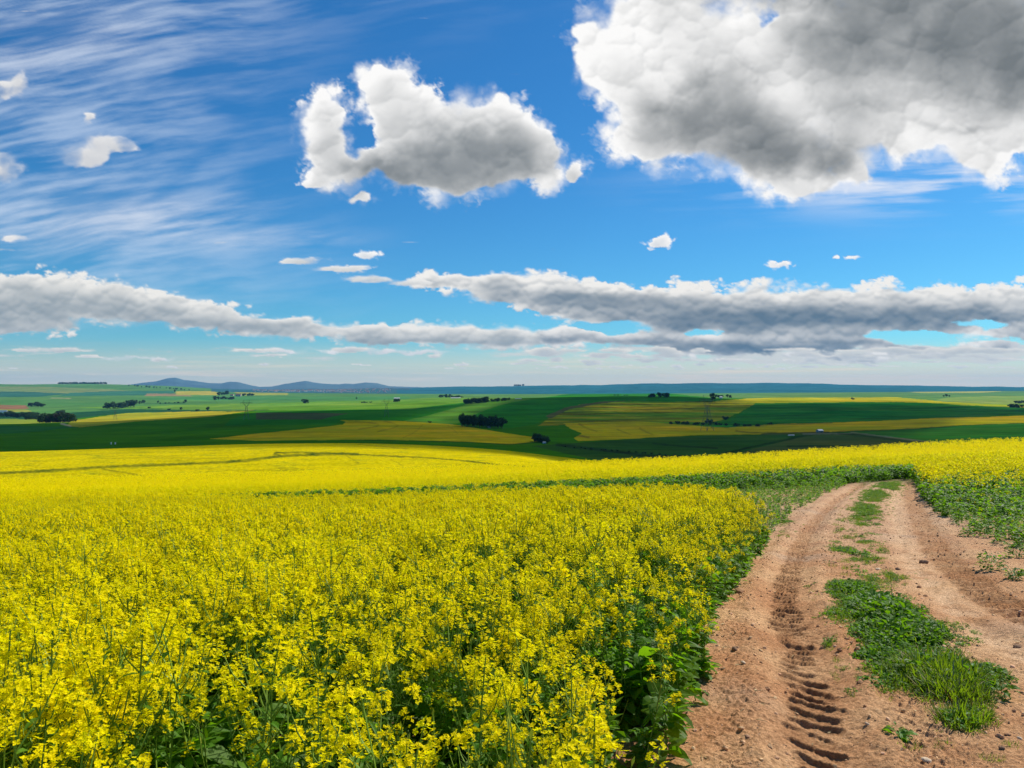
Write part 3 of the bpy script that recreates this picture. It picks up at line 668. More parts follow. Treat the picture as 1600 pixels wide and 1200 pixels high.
RM = [m_stem, m_leaf, m_petal, m_bud]
def rape_plant(name, lod, flowering=1., leafy=1., H=1.1):
    b = MB(); h = H*random.uniform(.92, 1.06); lean = np.array([random.gauss(0, .06), random.gauss(0, .06), 0])
    bend = np.array([random.gauss(0, .04), random.gauss(0, .04), 0])
    main = [np.array([0, 0, 0.]) + lean*t*h + bend*math.sin(t*3) + np.array([0, 0, h*t]) for t in np.linspace(0, 1, 5 if lod < 2 else 3)]
    def on(t):
        i = min(len(main)-2, int(t*(len(main)-1))); f = t*(len(main)-1)-i; return main[i]*(1-f)+main[i+1]*f
    k = 3
    if lod < 2: b.tube(main, .006, .003, 0, k)
    heads = [(on(1.), np.array([lean[0], lean[1], 1.]), 1.)]
    nb = random.randint(6, 9) if lod < 2 else random.randint(5, 7)
    for i in range(nb):
        t = random.uniform(.45, .88); a = i*2.4+random.uniform(-.5, .5); p = on(t)
        L = h*random.uniform(.20, .42)*(1.25-t); o = np.array([math.cos(a), math.sin(a), 0])
        q = p + o*L*.45+np.array([0, 0, L*.55]); e = p + o*L*.72 + np.array([0, 0, min(L*1.25, h*1.02-p[2])])
        if lod < 2: b.tube([p, q, e], .0035, .002, 0, 3)
        heads.append((e, (e-q)/np.linalg.norm(e-q), random.uniform(.6, 1.)))
        if lod < 2 and random.random() < .8*leafy: b.leaf(p, o+np.array([0, 0, .35]), random.uniform(.05, .10), random.uniform(.015, .03), 1, .8, 3)
    for e, d, s in heads:
        if random.random() > flowering:
            if lod < 2: b.leaf(e, d, .03, .012, 3, .1, 2)
            continue
        ln = random.uniform(.05, .13)*s
        nf = int({0: random.randint(24, 40), 1: random.randint(18, 28), 2: random.randint(6, 9)}[lod]*s)
        fr = {0: .0108, 1: .0130, 2: .025}[lod]
        for j in range(nf):
            t = random.random()**.8; a = random.uniform(0, 6.283); rr = (.010+.026*t)*random.uniform(.7, 1.25)*(1.25-.25*s)
            u = np.cross(d, [.3, .2, .9]); u /= np.linalg.norm(u)+1e-9; v = np.cross(d, u)
            c = e - d*ln*t + (u*math.cos(a)+v*math.sin(a))*rr + np.array([0, 0, .012])
            b.flower(c, fr*random.uniform(.75, 1.15), 2, lod)
        if lod == 0:
            for j in range(5):
                c = e + d*.008 + np.array([random.gauss(0, .006), random.gauss(0, .006), random.gauss(.004, .004)])
                b.leaf(c, d+np.array([random.gauss(0, .4), random.gauss(0, .4), 0]), .010, .006, 3, .1, 1)
            for j in range(random.randint(2, 7)):     # slim young pods under the flowers
                t = random.uniform(.05, .18); a = random.uniform(0, 6.283); p = e - d*(ln+t)
                o = np.array([math.cos(a), math.sin(a), .5]); b.leaf(p, o, random.uniform(.03, .05), .004, 0, -.2, 1)
    nl = int({0: 16, 1: 11, 2: 6}[lod]*leafy)
    for i in range(nl):
        t = random.uniform(.06, .72); a = random.uniform(0, 6.283); p = on(t); sz = (1.15-t)
        b.leaf(p, [math.cos(a), math.sin(a), random.uniform(.1, .8)], random.uniform(.10, .20)*sz, random.uniform(.04, .085)*sz, 1, random.uniform(.4, 1.2), 4 if lod == 0 else (3 if lod == 1 else 1), .25, .35, random.uniform(-.6, .6))
    return b.mesh(name, RM)
def leafy_plant(name, H=.45, n=14, lod=0, mats=None, fl=.15):
    b = MB(); h = H
    for i in range(n):
        a = random.uniform(0, 6.283); t = random.uniform(0, .75)*h; o = np.array([math.cos(a), math.sin(a), random.uniform(.35, 1.3)])
        b.leaf(np.array([o[0]*.02, o[1]*.02, t]), o, random.uniform(.09, .17)*(.6+H), random.uniform(.04, .075)*(.6+H), 1, random.uniform(.5, 1.4), 4 if lod == 0 else 2, .3, .45, random.uniform(-.7, .7))
    if lod == 0: b.tube([(0, 0, 0), (.01, 0, h*.5), (0, .01, h*.8)], .006, .003, 0)
    if random.random() < fl:
        for j in range(8): b.flower(np.array([random.gauss(0, .02), random.gauss(0, .02), h+random.uniform(-.03, .05)]), .012, 2, min(lod, 1))
    return b.mesh(name, mats or RM)
def grass_tuft(name, H=.12, n=60, spread=.10, mats=None, dry=.08):
    b = MB()
    for i in range(n):
        a = random.uniform(0, 6.283); r = spread*math.sqrt(random.random()); p = np.array([r*math.cos(a), r*math.sin(a), 0])
        o = np.array([math.cos(a)*.5+random.gauss(0, .35), math.sin(a)*.5+random.gauss(0, .35), random.uniform(.9, 2.)])
        b.leaf(p, o, H*random.uniform(.5, 1.25), random.uniform(.004, .0075), 0 if random.random() > dry else 1, random.uniform(.3, 1.2), 3, .3, 0)
    return b.mesh(name, mats or [m_grass, m_dry])
def herb(name, H=.10, n=50, spread=.12):
    """low spreading herb with small rounded leaves"""
    b = MB()
    for i in range(n):
        a = random.uniform(0, 6.283); r = spread*math.sqrt(random.random()); z = H*random.uniform(.2, 1.)*(1.15-r/spread*.7)
        p = np.array([r*math.cos(a), r*math.sin(a), z]); o = np.array([math.cos(a)+random.gauss(0, .6), math.sin(a)+random.gauss(0, .6), random.uniform(0, .9)])
        b.leaf(p, o, random.uniform(.025, .05), random.uniform(.02, .04), 0, random.uniform(.2, 1.), 2, .3, .3, random.uniform(-.6, .6))
        if i % 4 == 0: b.tube([p*[.3, .3, 0], p], .0015, .001, 0)
    return b.mesh(name, [m_weed])
def scatter(name, meshes, P, rz, tilt, scale, idx, label=None, cat=None):
    """one object: the plants stand on the points P (geometry nodes)."""
    me = bpy.data.meshes.new(name); me.vertices.add(len(P)); me.vertices.foreach_set('co', np.asarray(P, np.float32).ravel())
    rot = np.stack([tilt[:, 0], tilt[:, 1], rz], 1)
    fattr(me, 'turn', rot, 'FLOAT_VECTOR'); fattr(me, 'size', scale); fattr(me, 'pick', idx, 'INT')
    pc = bpy.data.collections.new(name+'_kinds')
    for i, m in enumerate(meshes):
        pc.objects.link(bpy.data.objects.new('%s_kind_%02d' % (name, i), m))
    g = bpy.data.node_groups.new(name+'_scatter', 'GeometryNodeTree')
    g.interface.new_socket('Geometry', in_out='INPUT', socket_type='NodeSocketGeometry'); g.interface.new_socket('Geometry', in_out='OUTPUT', socket_type='NodeSocketGeometry')
    N = g.nodes.new; gi = N('NodeGroupInput'); go = N('NodeGroupOutput'); ip = N('GeometryNodeInstanceOnPoints'); ci = N('GeometryNodeCollectionInfo')
    ci.inputs['Collection'].default_value = pc; ci.inputs['Separate Children'].default_value = True; ci.inputs['Reset Children'].default_value = True
    def na(n, t):
        x = N('GeometryNodeInputNamedAttribute'); x.data_type = t; x.inputs['Name'].default_value = n
        return [o for o in x.outputs if o.name == 'Attribute' and o.enabled][0]
    L = g.links.new
    L(gi.outputs[0], ip.inputs['Points']); L(ci.outputs[0], ip.inputs['Instance']); ip.inputs['Pick Instance'].default_value = True
    L(na('pick', 'INT'), ip.inputs['Instance Index']); L(na('turn', 'FLOAT_VECTOR'), ip.inputs['Rotation']); L(na('size', 'FLOAT'), ip.inputs['Scale'])
    L(ip.outputs[0], go.inputs[0])
    o = link(name, me); md = o.modifiers.new('scatter', 'NODES'); md.node_group = g
    tag(o, label, cat, None, 'stuff'); return o
def sample(D0, D1, per_m2, px0, px1, thin=None):
    """random standing points between two distances and two bearings, even over the ground"""
    A = (px1-px0)/FP*.5*(D1**2-D0**2); n = int(A*per_m2)
    D = np.sqrt(rng.uniform(D0**2, D1**2, n)); px = rng.uniform(px0, px1, n)
    return (px-800)/FP*D, D, px
def stand(name, meshes, x, y, smin, smax, tilt=.06, label=None, sfun=None, lift=-.02):
    z = land_z(x, y)+lift; n = len(x)
    s = rng.uniform(smin, smax, n)
    if sfun is not None: s = s*sfun(x, y)
    return scatter(name, meshes, np.stack([x, y, z], 1), rng.uniform(0, 6.283, n), rng.normal(0, tilt, (n, 2)), s, rng.randint(0, len(meshes), n), label)
EDGEP = [tuple(p) for p in CROP_EDGE]
BACK = [tuple(p) for p in W([(1208, 845), (1130, 826), (1000, 815), (860, 812), (700, 815), (500, 822), (300, 818), (100, 812), (-100, 808), (-300, 806)])]
def in_near(x, y):
    """inside the near block of rape"""
    poly = EDGEP + BACK[1:] + [(-60, 30), (-60, 1), (EDGEP[0][0], EDGEP[0][1]-.2), (EDGEP[0][0], 1.0)][:3]
    poly = [(1.0, .5)] + EDGEP + BACK[1:] + [(-60, 20), (-60, .5)]
    return inpoly(x, y, poly)
FRONT = [tuple(p) for p in W([(-300, 796), (100, 798), (400, 790), (700, 776), (1000, 767), (1150, 763), (1250, 758), (1330, 751), (1400, 748), (1440, 747), (1520, 745), (1700, 742), (2150, 740)], 20)]
def behind_front(x, y):
    f = np.array(sorted(FRONT, key=lambda p: p[0])); return y > np.interp(x, f[:, 0], f[:, 1])
def canopy(x, y):
    return 1 + .20*fbm(x*.5, y*.5, 1200, 3) + .10*fbm(x*2, y*2, 1210, 2)
def gapmask(x, y, edge_w=.75):
    e, eo, er = polydist(x, y, CROP_EDGE)
    return e
# near rape: three grades of detail
V0 = [rape_plant('rape_close', 0, .95, 1.0) for _ in range(12)]
V1 = [rape_plant('rape_mid', 1, .97, .8) for _ in range(10)]
V2 = [rape_plant('rape_far', 2, 1., .7) for _ in range(8)]
G1 = [rape_plant('rape_green', 0, .45, 1.8, .9) for _ in range(6)]
G2 = [leafy_plant('leafy_stand', .5, 28, 0) for _ in range(5)]
G3 = [leafy_plant('leafy_far', .55, 20, 1, None, .3) for _ in range(5)]
def near_crop():
    out = {}
    for nm, vs_, D0, D1, dens, p0, p1 in (('rapeseed_crop', V0, 1.25, 7.5, 44, -420, 1200), ('rapeseed_crop', V1, 7.5, 31, 30, -160, 1300)):
        x, y, px = sample(D0, D1, dens, p0, p1); m = in_near(x, y)
        x, y = x[m], y[m]; e, _, _ = polydist(x, y, CROP_EDGE)
        g = fbm(x*.55, y*.55, 1300, 4)            # thin spots
        low = .16*sstep(-2.2, 0, x)*sstep(11, 5, y)
        keep = (rng.rand(len(x)) > .62*sstep(.08, .38, g+low)*(.35+.65*sstep(16, 8, y)) + .85*sstep(.85, .15, e))
        x, y, e = x[keep], y[keep], e[keep]
        stand(nm, vs_, x, y, .74, 1.0, .075, 'dense yellow flowering rape crop', lambda a, b: canopy(a, b)*(.80+.20*sstep(.2, 1.4, polydist(a, b, CROP_EDGE)[0])))
    # green skirt of leafy plants along the track, and undergrowth
    t = []
    x, y, px = sample(1.3, 20, 34, 500, 1260); m = in_near(x, y); x, y = x[m], y[m]; e, _, _ = polydist(x, y, CROP_EDGE)
    k = rng.rand(len(x)) < sstep(1.25, .55, e)*.95; x, y, e = x[k], y[k], e[k]
    stand('rapeseed_edge_leaves', G1+G1+G2, x, y, .75, 1.15, .12, 'leafy green rape plants along the crop edge', lambda a, b: .62+.38*sstep(.0, .7, polydist(a, b, CROP_EDGE)[0]))
    x, y, px = sample(1.3, 12, 9, -400, 1200); m = in_near(x, y); x, y = x[m], y[m]
    stand('rapeseed_undergrowth', G2, x, y, .8, 1.3, .12, 'broad green leaves under the flowering rape')
near_crop()
def far_crop():
    x, y, px = sample(26, 100, 9, -300, 2150); m = behind_front(x, y) & ~in_near(x, y)
    x, y = x[m], y[m]
    f = np.array(sorted(FRONT, key=lambda p: p[0])); dd = y-np.interp(x, f[:, 0], f[:, 1])
    k = (rng.rand(len(x)) < sstep(.8, 5., dd+1.5*fbm(x*.5, y*.5, 1250, 3))*.70+.30) & (rng.rand(len(x)) < sstep(105, 70, y)*.8+.2)
    x, y = x[k], y[k]
    stand('rapeseed_far_crop', V2, x, y, .66, 1.0, .09, 'yellow flowering rape beyond the bend of the track', lambda a, b: canopy(a*.6, b*.6)*1.0)
    # link between near block and far block on the left, where both run together
    x, y, px = sample(20, 44, 16, -160, 420); m = ~in_near(x, y) & ~behind_front(x, y); x, y = x[m], y[m]
    k = rng.rand(len(x)) < sstep(430, 180, 800+FP*x/y); x, y = x[k], y[k]
    stand('rapeseed_left_crop', V2, x, y, .74, .96, .07, 'yellow flowering rape running together on the left', canopy)
    # green leafy band in front of the far block and along the left side of the bend
    x, y, px = sample(13, 44, 17, 250, 1460); m = ~in_near(x, y)
    el, eo, er = polydist(x, y, TRACK_EDGE_L); left = (eo < 0)
    f2 = np.interp(x, f[:, 0], f[:, 1]); band = (y > f2-14) & (y < f2+3.8)
    side = left & (el < 9)
    k = m & (band | side) & left_of_track(x, y) & (rng.rand(len(x)) < .95)
    x, y = x[k], y[k]; f2 = f2[k]
    stand('field_margin_leaves', G3, x, y, .8, 1.35, .12, 'knee-high green growth between track and far rape', lambda a, b: .45+.80*sstep(-4.5, 1, b-np.interp(a, f[:, 0], f[:, 1])))
    # right of the track: green leafy slope, rape flowering thinly above it
    rp = W([(1432, 752), (1440, 775), (1462, 800), (1500, 826), (1545, 846), (1600, 862), (1750, 890), (1900, 905), (2150, 915), (2150, 742), (1440, 744)], 10)
    x, y, px = sample(9, 44, 26, 1400, 2150); m = inpoly(x, y, rp); x, y = x[m], y[m]
    g = fbm(x*.6, y*.6, 1400, 4); rightd = 800+FP*x/y
    k = rng.rand(len(x)) < .35+.6*sstep(16, 24, y)+.4*sstep(-.1, .4, g); x, y = x[k], y[k]
    stand('field_edge_leaves', G3, x, y, .6, 1.25, .12, 'low green leaves beside the right wheel track', lambda a, b: (.62+.48*sstep(12, 28, b))*(1+.5*fbm(a*.7, b*.7, 1420, 3)))
    x, y, px = sample(20, 46, 14, 1430, 2150); m = inpoly(x, y, rp) & (HOR+FP*depth(800+FP*x/y, y)/y < 790); x, y = x[m], y[m]
    k = rng.rand(len(x)) < sstep(20, 34, y+5*fbm(x*.5, y*.5, 1450, 3)); x, y = x[k], y[k]
    stand('rapeseed_thin_stand', V2, x, y, .6, 1.0, .08, 'sparse yellow rape above the green slope')
def left_of_track(x, y):
    # not on the wheel lines or the strip between them
    dl = polydist(x, y, RUT_L); dr = polydist(x, y, RUT_R); dt = polydist(x, y, TREAD_R)
    return (dl[0] > .62) & (dr[0] > .5) & (dt[0] > .5) & ((dl[1] < 0) | (y > 37))
far_crop()
def verge():
    sx_, sy_, spx = sample(4, 36, 40, 1250, 1560)
    d1 = polydist(sx_, sy_, RUT_L); d2 = polydist(sx_, sy_, RUT_R); mid = (d1[1] > .0) & (d2[1] < 0) & (d1[0] > .45) & (d2[0] > .38)
    nn = fbm(sx_*1.1, sy_*.8, 1550, 4); mid &= rng.rand(len(sx_)) < .08+.9*sstep(-.08, .25, nn)*(.35+.65*sstep(24, 30, sy_)+.65*sstep(10, 7, sy_))
    out = (d1[0] > .9) & (d1[1] < 0) & (rng.rand(len(sx_)) < .03); mid |= out
    sx_, sy_ = sx_[mid], sy_[mid]
    # grass and herbs on the strip between the wheels, in patches as they lie
    T = [grass_tuft('tuft', .095, 60, .10, None, .15) for _ in range(6)]; Hb = [herb('herb', .10, 60, .12) for _ in range(5)]
    spots = [  # px, Y, half width px, half height px, tallness, herb share
     (1385, 905, 40, 9, .5, .3), (1330, 925, 45, 14, .8, .5), (1370, 955, 50, 18, 1.1, .8), (1395, 975, 36, 20, 1.3, .9), (1320, 965, 34, 26, .6, .3),
     (1400, 1000, 75, 24, 1.0, .85), (1440, 992, 36, 14, .8, .7), (1375, 1030, 45, 14, .7, .5), (1395, 1062, 60, 22, .7, .2), (1460, 1058, 70, 26, 1.1, .12), (1490, 1080, 48, 26, 1.2, .1), (1540, 1060, 26, 14, .7, .5),
     (1500, 1128, 46, 18, .8, .12), (1480, 1040, 55, 6, .5, .2), (1320, 1000, 26, 8, .5, .4),
     (1350, 800, 30, 16, .6, .4), (1365, 775, 28, 14, .6, .5), (1390, 760, 26, 8, .6, .5), (1335, 812, 26, 6, .45, .3), (1355, 850, 22, 6, .5, .4), (1318, 862, 20, 6, .7, .5), (1350, 875, 32, 4, .4, .2), (1292, 883, 14, 4, .4, .2), (1325, 840, 14, 3, .4, .2),
     (1370, 852, 18, 5, .4, .3), (1345, 820, 20, 4, .4, .3), (1545, 1185, 30, 5, .3, .1), (1590, 1165, 20, 5, .35, .1), (1470, 1165, 30, 5, .25, .1), (1300, 1010, 12, 6, .4, .3), (1232, 818, 16, 5, .5, .2), (1225, 835, 12, 6, .5, .2)]
    gx, hx = [], []
    for px, Y, w, h, tall, hs_ in spots:
        c = at(px, Y); D0 = at(px, Y-h)[1]; D1 = at(px, Y+h)[1]; ry = (D0-D1)/2; yc = (D0+D1)/2; rx = w/FP*yc; xc = (px-800)/FP*yc
        n = int(rx*ry*3.14*(300 if Y > 915 else 90))+3
        a = rng.uniform(0, 6.283, n); r = np.sqrt(rng.rand(n)); y = yc+ry*r*np.sin(a); x = (px-800+w*r*np.cos(a))/FP*y
        wob = fbm(x*4, y*4, 1500, 3); wob2 = fbm(x*1.3, y*.7, 1510, 3); k = (r*1.0 + 1.1*wob + 1.5*wob2*sstep(7, 14, y) < .85 - .15*sstep(10, 20, y)); x, y, r = x[k], y[k], r[k]
        s = tall*(.75+.75*(1-r))*rng.uniform(.75, 1.2, len(x)); isH = rng.rand(len(x)) < hs_
        nh = int(n*.22); a2 = rng.uniform(0, 6.283, nh); r2 = rng.uniform(.8, 1.7, nh); yh = yc+ry*r2*np.sin(a2); xh = (px-800+w*r2*np.cos(a2))/FP*yh
        for j in range(nh): (hx if rng.rand() < hs_ else gx).append((xh[j], yh[j], tall*rng.uniform(.25, .6)))
        for j in range(len(x)): (hx if isH[j] else gx).append((x[j], y[j], s[j]))
    for a_, b_ in zip(sx_, sy_): (gx if rng.rand() < .6 else hx).append((a_, b_, rng.uniform(.3, .8)))
    for nm, lst, vs_, lab in (('track_grass', gx, T, 'short green grass between the wheel tracks'), ('track_herbs', hx, Hb, 'low leafy herbs between the wheel tracks')):
        A = np.array(lst); n = len(A)
        scatter(nm, vs_, np.stack([A[:, 0], A[:, 1], land_z(A[:, 0], A[:, 1])-.005], 1), rng.uniform(0, 6.283, n), rng.normal(0, .1, (n, 2)), A[:, 2], rng.randint(0, len(vs_), n), lab)
verge()
def gravel():
    b = []
    M = plain('stone_grey', (.58, .36, .20), .85, .35, 30, .02, inst=.45, hue=.01)
    for k in range(6):
        me = pebble(M); b.append(me)
    x, y, px = sample(3.2, 24, 300, 980, 1720)
    dl = polydist(x, y, RUT_L)[0]; dr = polydist(x, y, RUT_R)[0]; m = (x > 1.0) & ~(in_near(x, y) & (polydist(x, y, CROP_EDGE)[0] > .4)) & (rng.rand(len(x)) < .35+.65*sstep(-.1, .3, fbm(x*1.3, y*1.3, 1600, 4)))
    m &= rng.rand(len(x)) < .25+.75*sstep(.1, .35, np.minimum(dl, dr))
    x, y = x[m], y[m]; n = len(x); s = .003+.020*rng.rand(n)**9+.006*rng.rand(n)**2
    z = land_z(x, y)+relief(x, y)[0]+.1*s
    scatter('gravel', b, np.stack([x, y, z], 1), rng.uniform(0, 6.283, n), rng.normal(0, .5, (n, 2)), s, rng.randint(0, 6, n), 'small stones and clods strewn over the earth track')
def pebble(M, sub=1):
    import bmesh
    bm = bmesh.new(); bmesh.ops.create_icosphere(bm, subdivisions=sub+1, radius=1)
    ax = [random.uniform(.7, 1.3), random.uniform(.6, 1.), random.uniform(.4, .7)]
    for v in bm.verts:
        n = fbm(np.array([v.co.x*1.3+ax[0]*9]), np.array([v.co.y*1.3+v.co.z*2.1]), 1700, 3)[0]
        v.co *= 1+.35*n
        v.co.x *= ax[0]; v.co.y *= ax[1]; v.co.z *= ax[2]
    me = bpy.data.meshes.new('pebble'); bm.to_mesh(me); bm.free(); me.materials.append(M); return me
gravel()
def litter():
    md = plain('straw', (.55, .42, .22), .8, .25, 9., .05, inst=.4); kinds = []
    for k in range(5):
        b = MB(); L = random.uniform(.03, .10); b.tube([(0, 0, .004), (L*.5, random.uniform(-.01, .01), .008), (L, random.uniform(-.02, .02), .003)], .0022, .0014, 0, 3)
        if k > 2: b.leaf((0, .01, .004), (1, .4, .1), .04, .014, 0, .1, 2)
        kinds.append(b.mesh('straw', [md]))
    x, y, px = sample(3.2, 20, 26, 980, 2000); m = (x > 1.0) & ~(in_near(x, y) & (polydist(x, y, CROP_EDGE)[0] > .3)) & (rng.rand(len(x)) < .15+.85*sstep(0, .35, fbm(x*.9, y*.9, 1650, 4)))
    x, y = x[m], y[m]; n = len(x)
    scatter('straw_litter', kinds, np.stack([x, y, land_z(x, y)+relief(x, y)[0]], 1), rng.uniform(0, 6.283, n), rng.normal(0, .15, (n, 2)), rng.uniform(.5, 1.3, n), rng.randint(0, 5, n), 'dry straw bits lying on the earth track')
litter()

# ---------------------------------------------------------------- trees, farm buildings, pylons, weeds, stones
def empty(name, loc, label, cat, group=None, rz=0., s=1.):
    o = bpy.data.objects.new(name, None); COL.objects.link(o); o.location = loc; o.rotation_euler = (0, 0, rz)
    o.scale = (s,)*3 if np.isscalar(s) else s
    o.empty_display_size = .3; return tag(o, label, cat, group)
m_crown = plain('tree_foliage', (.045, .095, .025), .7, .35, .35, .1, .15)
m_crown2 = plain('tree_foliage_brown', (.060, .050, .032), .8, .35, .35, .1)
m_bark = plain('bark', (.12, .09, .06), .9, .3, 1.5)
def crown_mesh(name, kind, mat):
    b = MB(); lobes = []
    H = 10.
    if kind == 'round': lobes = [(0, 0, 6.2, 3.6, 3.4)] + [(random.uniform(-2.6, 2.6), random.uniform(-2.6, 2.6), random.uniform(2.8, 8), 1.9, 1.6) for _ in range(10)]
    elif kind == 'wide': lobes = [(random.uniform(-5, 5), random.uniform(-3, 3), random.uniform(1.7, 6.8), 2.3, 1.8) for _ in range(16)]
    elif kind == 'tall': lobes = [(random.gauss(0, 1.1), random.gauss(0, 1.1), z, 1.9, 1.6) for z in (1.8, 2.6, 3.5, 4.8, 6, 7, 8.2, 9.1)] + [(random.gauss(0, 1.6), random.gauss(0, 1.6), random.uniform(4, 8.5), 1.3, 1.1) for _ in range(5)]
    else: lobes = [(random.uniform(-2.4, 2.4), random.uniform(-2, 2), random.uniform(.8, 2.6), 1.6, 1.3) for _ in range(7)]
    for cx, cy, cz, r, rz_ in lobes:
        for j in range(int(16*r*r)):
            v = np.array([random.gauss(0, 1), random.gauss(0, 1), random.gauss(0, 1)]); v /= np.linalg.norm(v); q = random.random()**.45
            c = np.array([cx, cy, cz])+v*[r*q, r*q, rz_*q]
            n = v+np.array([random.gauss(0, .5) for _ in range(3)]); n /= np.linalg.norm(n)
            u = np.cross(n, [.2, .3, .9]); u /= np.linalg.norm(u)+1e-9; w = np.cross(n, u); s = random.uniform(.28, .62)
            b.add([c-u*s, c-w*s*.8+n*.1, c+u*s, c+w*s*.8-n*.1], [(0, 1, 2, 3)], 0)
    return b.mesh(name, [mat])
def trunk_mesh(name, kind):
    b = MB(); top = {'round': 6, 'wide': 4.5, 'tall': 8.5, 'bush': 1.6}[kind]
    b.tube([(0, 0, -.4), (.05, 0, top*.35), (.1, .05, top*.7), (.1, .1, top)], .38 if kind != 'bush' else .12, .08, 0, 6)
    for k in range(5):
        a = k*1.3; h = top*random.uniform(.35, .6); L = {'round': 2.4, 'wide': 3.6, 'tall': 1.3, 'bush': 1.0}[kind]
        b.tube([(0, 0, h), (math.cos(a)*L*.5, math.sin(a)*L*.5, h+L*.5), (math.cos(a)*L, math.sin(a)*L, h+L*.75)], .14, .04, 0, 4)
    return b.mesh(name, [m_bark])
KINDS_ = {}
for k in ('round', 'wide', 'tall', 'bush'):
    KINDS_[k] = [(crown_mesh('crown', k, m_crown), trunk_mesh('trunk', k)) for _ in range(3)]
KINDS_['bare'] = [(crown_mesh('crown', 'wide', m_crown2), trunk_mesh('trunk', 'wide')) for _ in range(2)]
_SKP = np.arange(0, 1601, 10.); _SK = np.array([(HOR+FP*depth(np.full_like(_Dm, q), _Dm)/_Dm).min() for q in _SKP])
def tree(px, Y, hpx, kind, label, cat='tree', group=None):
    Y = max(Y, float(np.interp(px, _SKP, _SK))+.25); p = at(px, Y); D = p[1]; h = 1.15*hpx*D/FP; base = {'round': 9.6, 'wide': 8.4, 'tall': 10.6, 'bush': 3.8, 'bare': 8.4}[kind]
    cm, tm = random.choice(KINDS_[kind]); s = h/base
    root = empty('bush' if kind == 'bush' else 'tree', tuple(p), label, cat, group, random.uniform(0, 6.28), (s*random.uniform(.9, 1.15), s*random.uniform(.9, 1.15), s))
    for nm, me in (('crown', cm), ('trunk', tm)):
        o = bpy.data.objects.new(nm, me); COL.objects.link(o); o.parent = root
def grove(px0, px1, Y0, Y1, n, h, kinds, label, group):
    for i in range(n):
        f = (i+random.uniform(.1, .9))/n
        tree(px0+(px1-px0)*f, Y0+(Y1-Y0)*f+random.uniform(-1, 0), h*random.uniform(.75, 1.15), random.choice(kinds), label, 'tree', group)
grove(90, 166, 599, 600, 30, 2.9, ['wide'], 'dark tree in the long wood on the skyline of the left hill', 'trees of the skyline wood on the left hill')
grove(200, 298, 604, 611, 16, 2.4, ['wide', 'round'], 'dark tree in the row along the hill crest below the blue mountains', 'trees along the hill crest below the mountains')
grove(45, 69, 635.5, 636, 8, 6.2, ['wide', 'round'], 'dark tree of the small oval grove above the left farm', 'trees of the small oval grove on the left')
grove(167, 213, 640, 636, 12, 9.5, ['round', 'wide'], 'dark tree of the sloping grove on the left green hill', 'trees of the sloping grove on the left')
grove(205, 226, 632, 631.5, 6, 6, ['round'], 'blue-green tree just behind the sloping left grove', 'trees behind the sloping left grove')
grove(0, 62, 652, 655, 12, 8.5, ['round', 'wide'], 'dark tree beside the white farm roofs at the left edge', 'trees around the farm at the left edge')
grove(44, 66, 656, 657, 4, 8, ['wide'], 'dark tree between the left farm and the brown wood', 'trees between the left farm and the brown wood')
grove(66, 108, 661, 661, 14, 13, ['bare', 'bare', 'bare', 'wide'], 'brownish tree of the bare wood right of the left farm', 'trees of the brownish wood')
grove(87, 103, 652, 650, 3, 8, ['round'], 'round dark green tree rising behind the brownish wood', 'dark trees behind the brownish wood')
grove(339, 357, 619, 618, 6, 6, ['round'], 'blue-dark tree left of the pink farmhouse', 'trees left of the pink farmhouse')
grove(333, 342, 626, 626, 3, 6, ['round'], 'dark tree in the clump below the pink farmhouse', 'trees in the clump below the pink farmhouse')
grove(344, 366, 624, 625, 6, 4, ['wide'], 'low dark tree in the row below the pink farmhouse', 'low row of trees below the pink farmhouse')
grove(378, 398, 619, 619, 6, 4, ['round', 'wide'], 'dark tree in the row right of the pink farmhouse', 'trees right of the pink farmhouse')
grove(248, 290, 631, 629.5, 6, 1.8, ['bush'], 'small bush on the thin hedge line of the left slope', 'bushes on the thin hedge line')
for px, Y, h, k, lab in [(290, 629.5, 5, 'round', 'round tree ending the thin hedge line on the left slope'), (247, 630, 3.4, 'round', 'small tree starting the thin hedge line on the left slope'),
    (283, 641, 4.5, 'round', 'small pale tree left of the largest lone tree on the left plain'), (325, 642.5, 6.5, 'round', 'lone round tree right of the yellowish field on the left plain'),
    (264, 641, 2.6, 'bush', 'tiny bush between two small trees on the left plain'), (308, 642.5, 3, 'bush', 'low bush just left of the lone round tree'), (233, 638, 2.4, 'bush', 'tiny bush on the slope right of the sloping grove'),
    (477, 630.5, 6.5, 'wide', 'lone broad tree alone on the green plain below the town'), (557, 624, 3, 'round', 'tiny tree above the short row of bushes on the plain'),
    (672, 661, 3, 'bush', 'single small bush on the edge of the green slope above the yellow field'), (273, 613, 3.5, 'round', 'small tree at the left end of the yellow patch on the hill'),
    (1113, 627, 12, 'round', 'large lone round tree standing above the lattice pylon'), (1134, 656, 5.5, 'bush', 'dark bush on the hedge right of the pylon'), (1204, 664, 4, 'bush', 'small bush at the lower edge of the dark green field'),
    (1332, 624.5, 3, 'bush', 'tiny bush on the crest of the right green hill'), (1108, 663, 8, 'wide', 'dark tree growing at the foot of the lattice pylon')]:
    tree(px, Y, h, k, lab, 'bush' if k == 'bush' else 'tree')
grove(565, 580, 630.5, 630.5, 4, 2.4, ['bush'], 'small bush of the short row on the open green plain', 'bushes of the short row on the plain')
grove(617, 625, 629, 629, 3, 5.5, ['round', 'wide'], 'dark tree beside the small cream building behind the pylon', 'trees beside the small cream building')
grove(685, 704, 622.5, 622.5, 6, 5, ['round'], 'dark tree left of the long white farm sheds', 'trees left of the long white sheds')
grove(706, 722, 622.5, 622, 5, 3.5, ['bush'], 'low tree behind the long white farm sheds', 'low trees behind the white sheds')
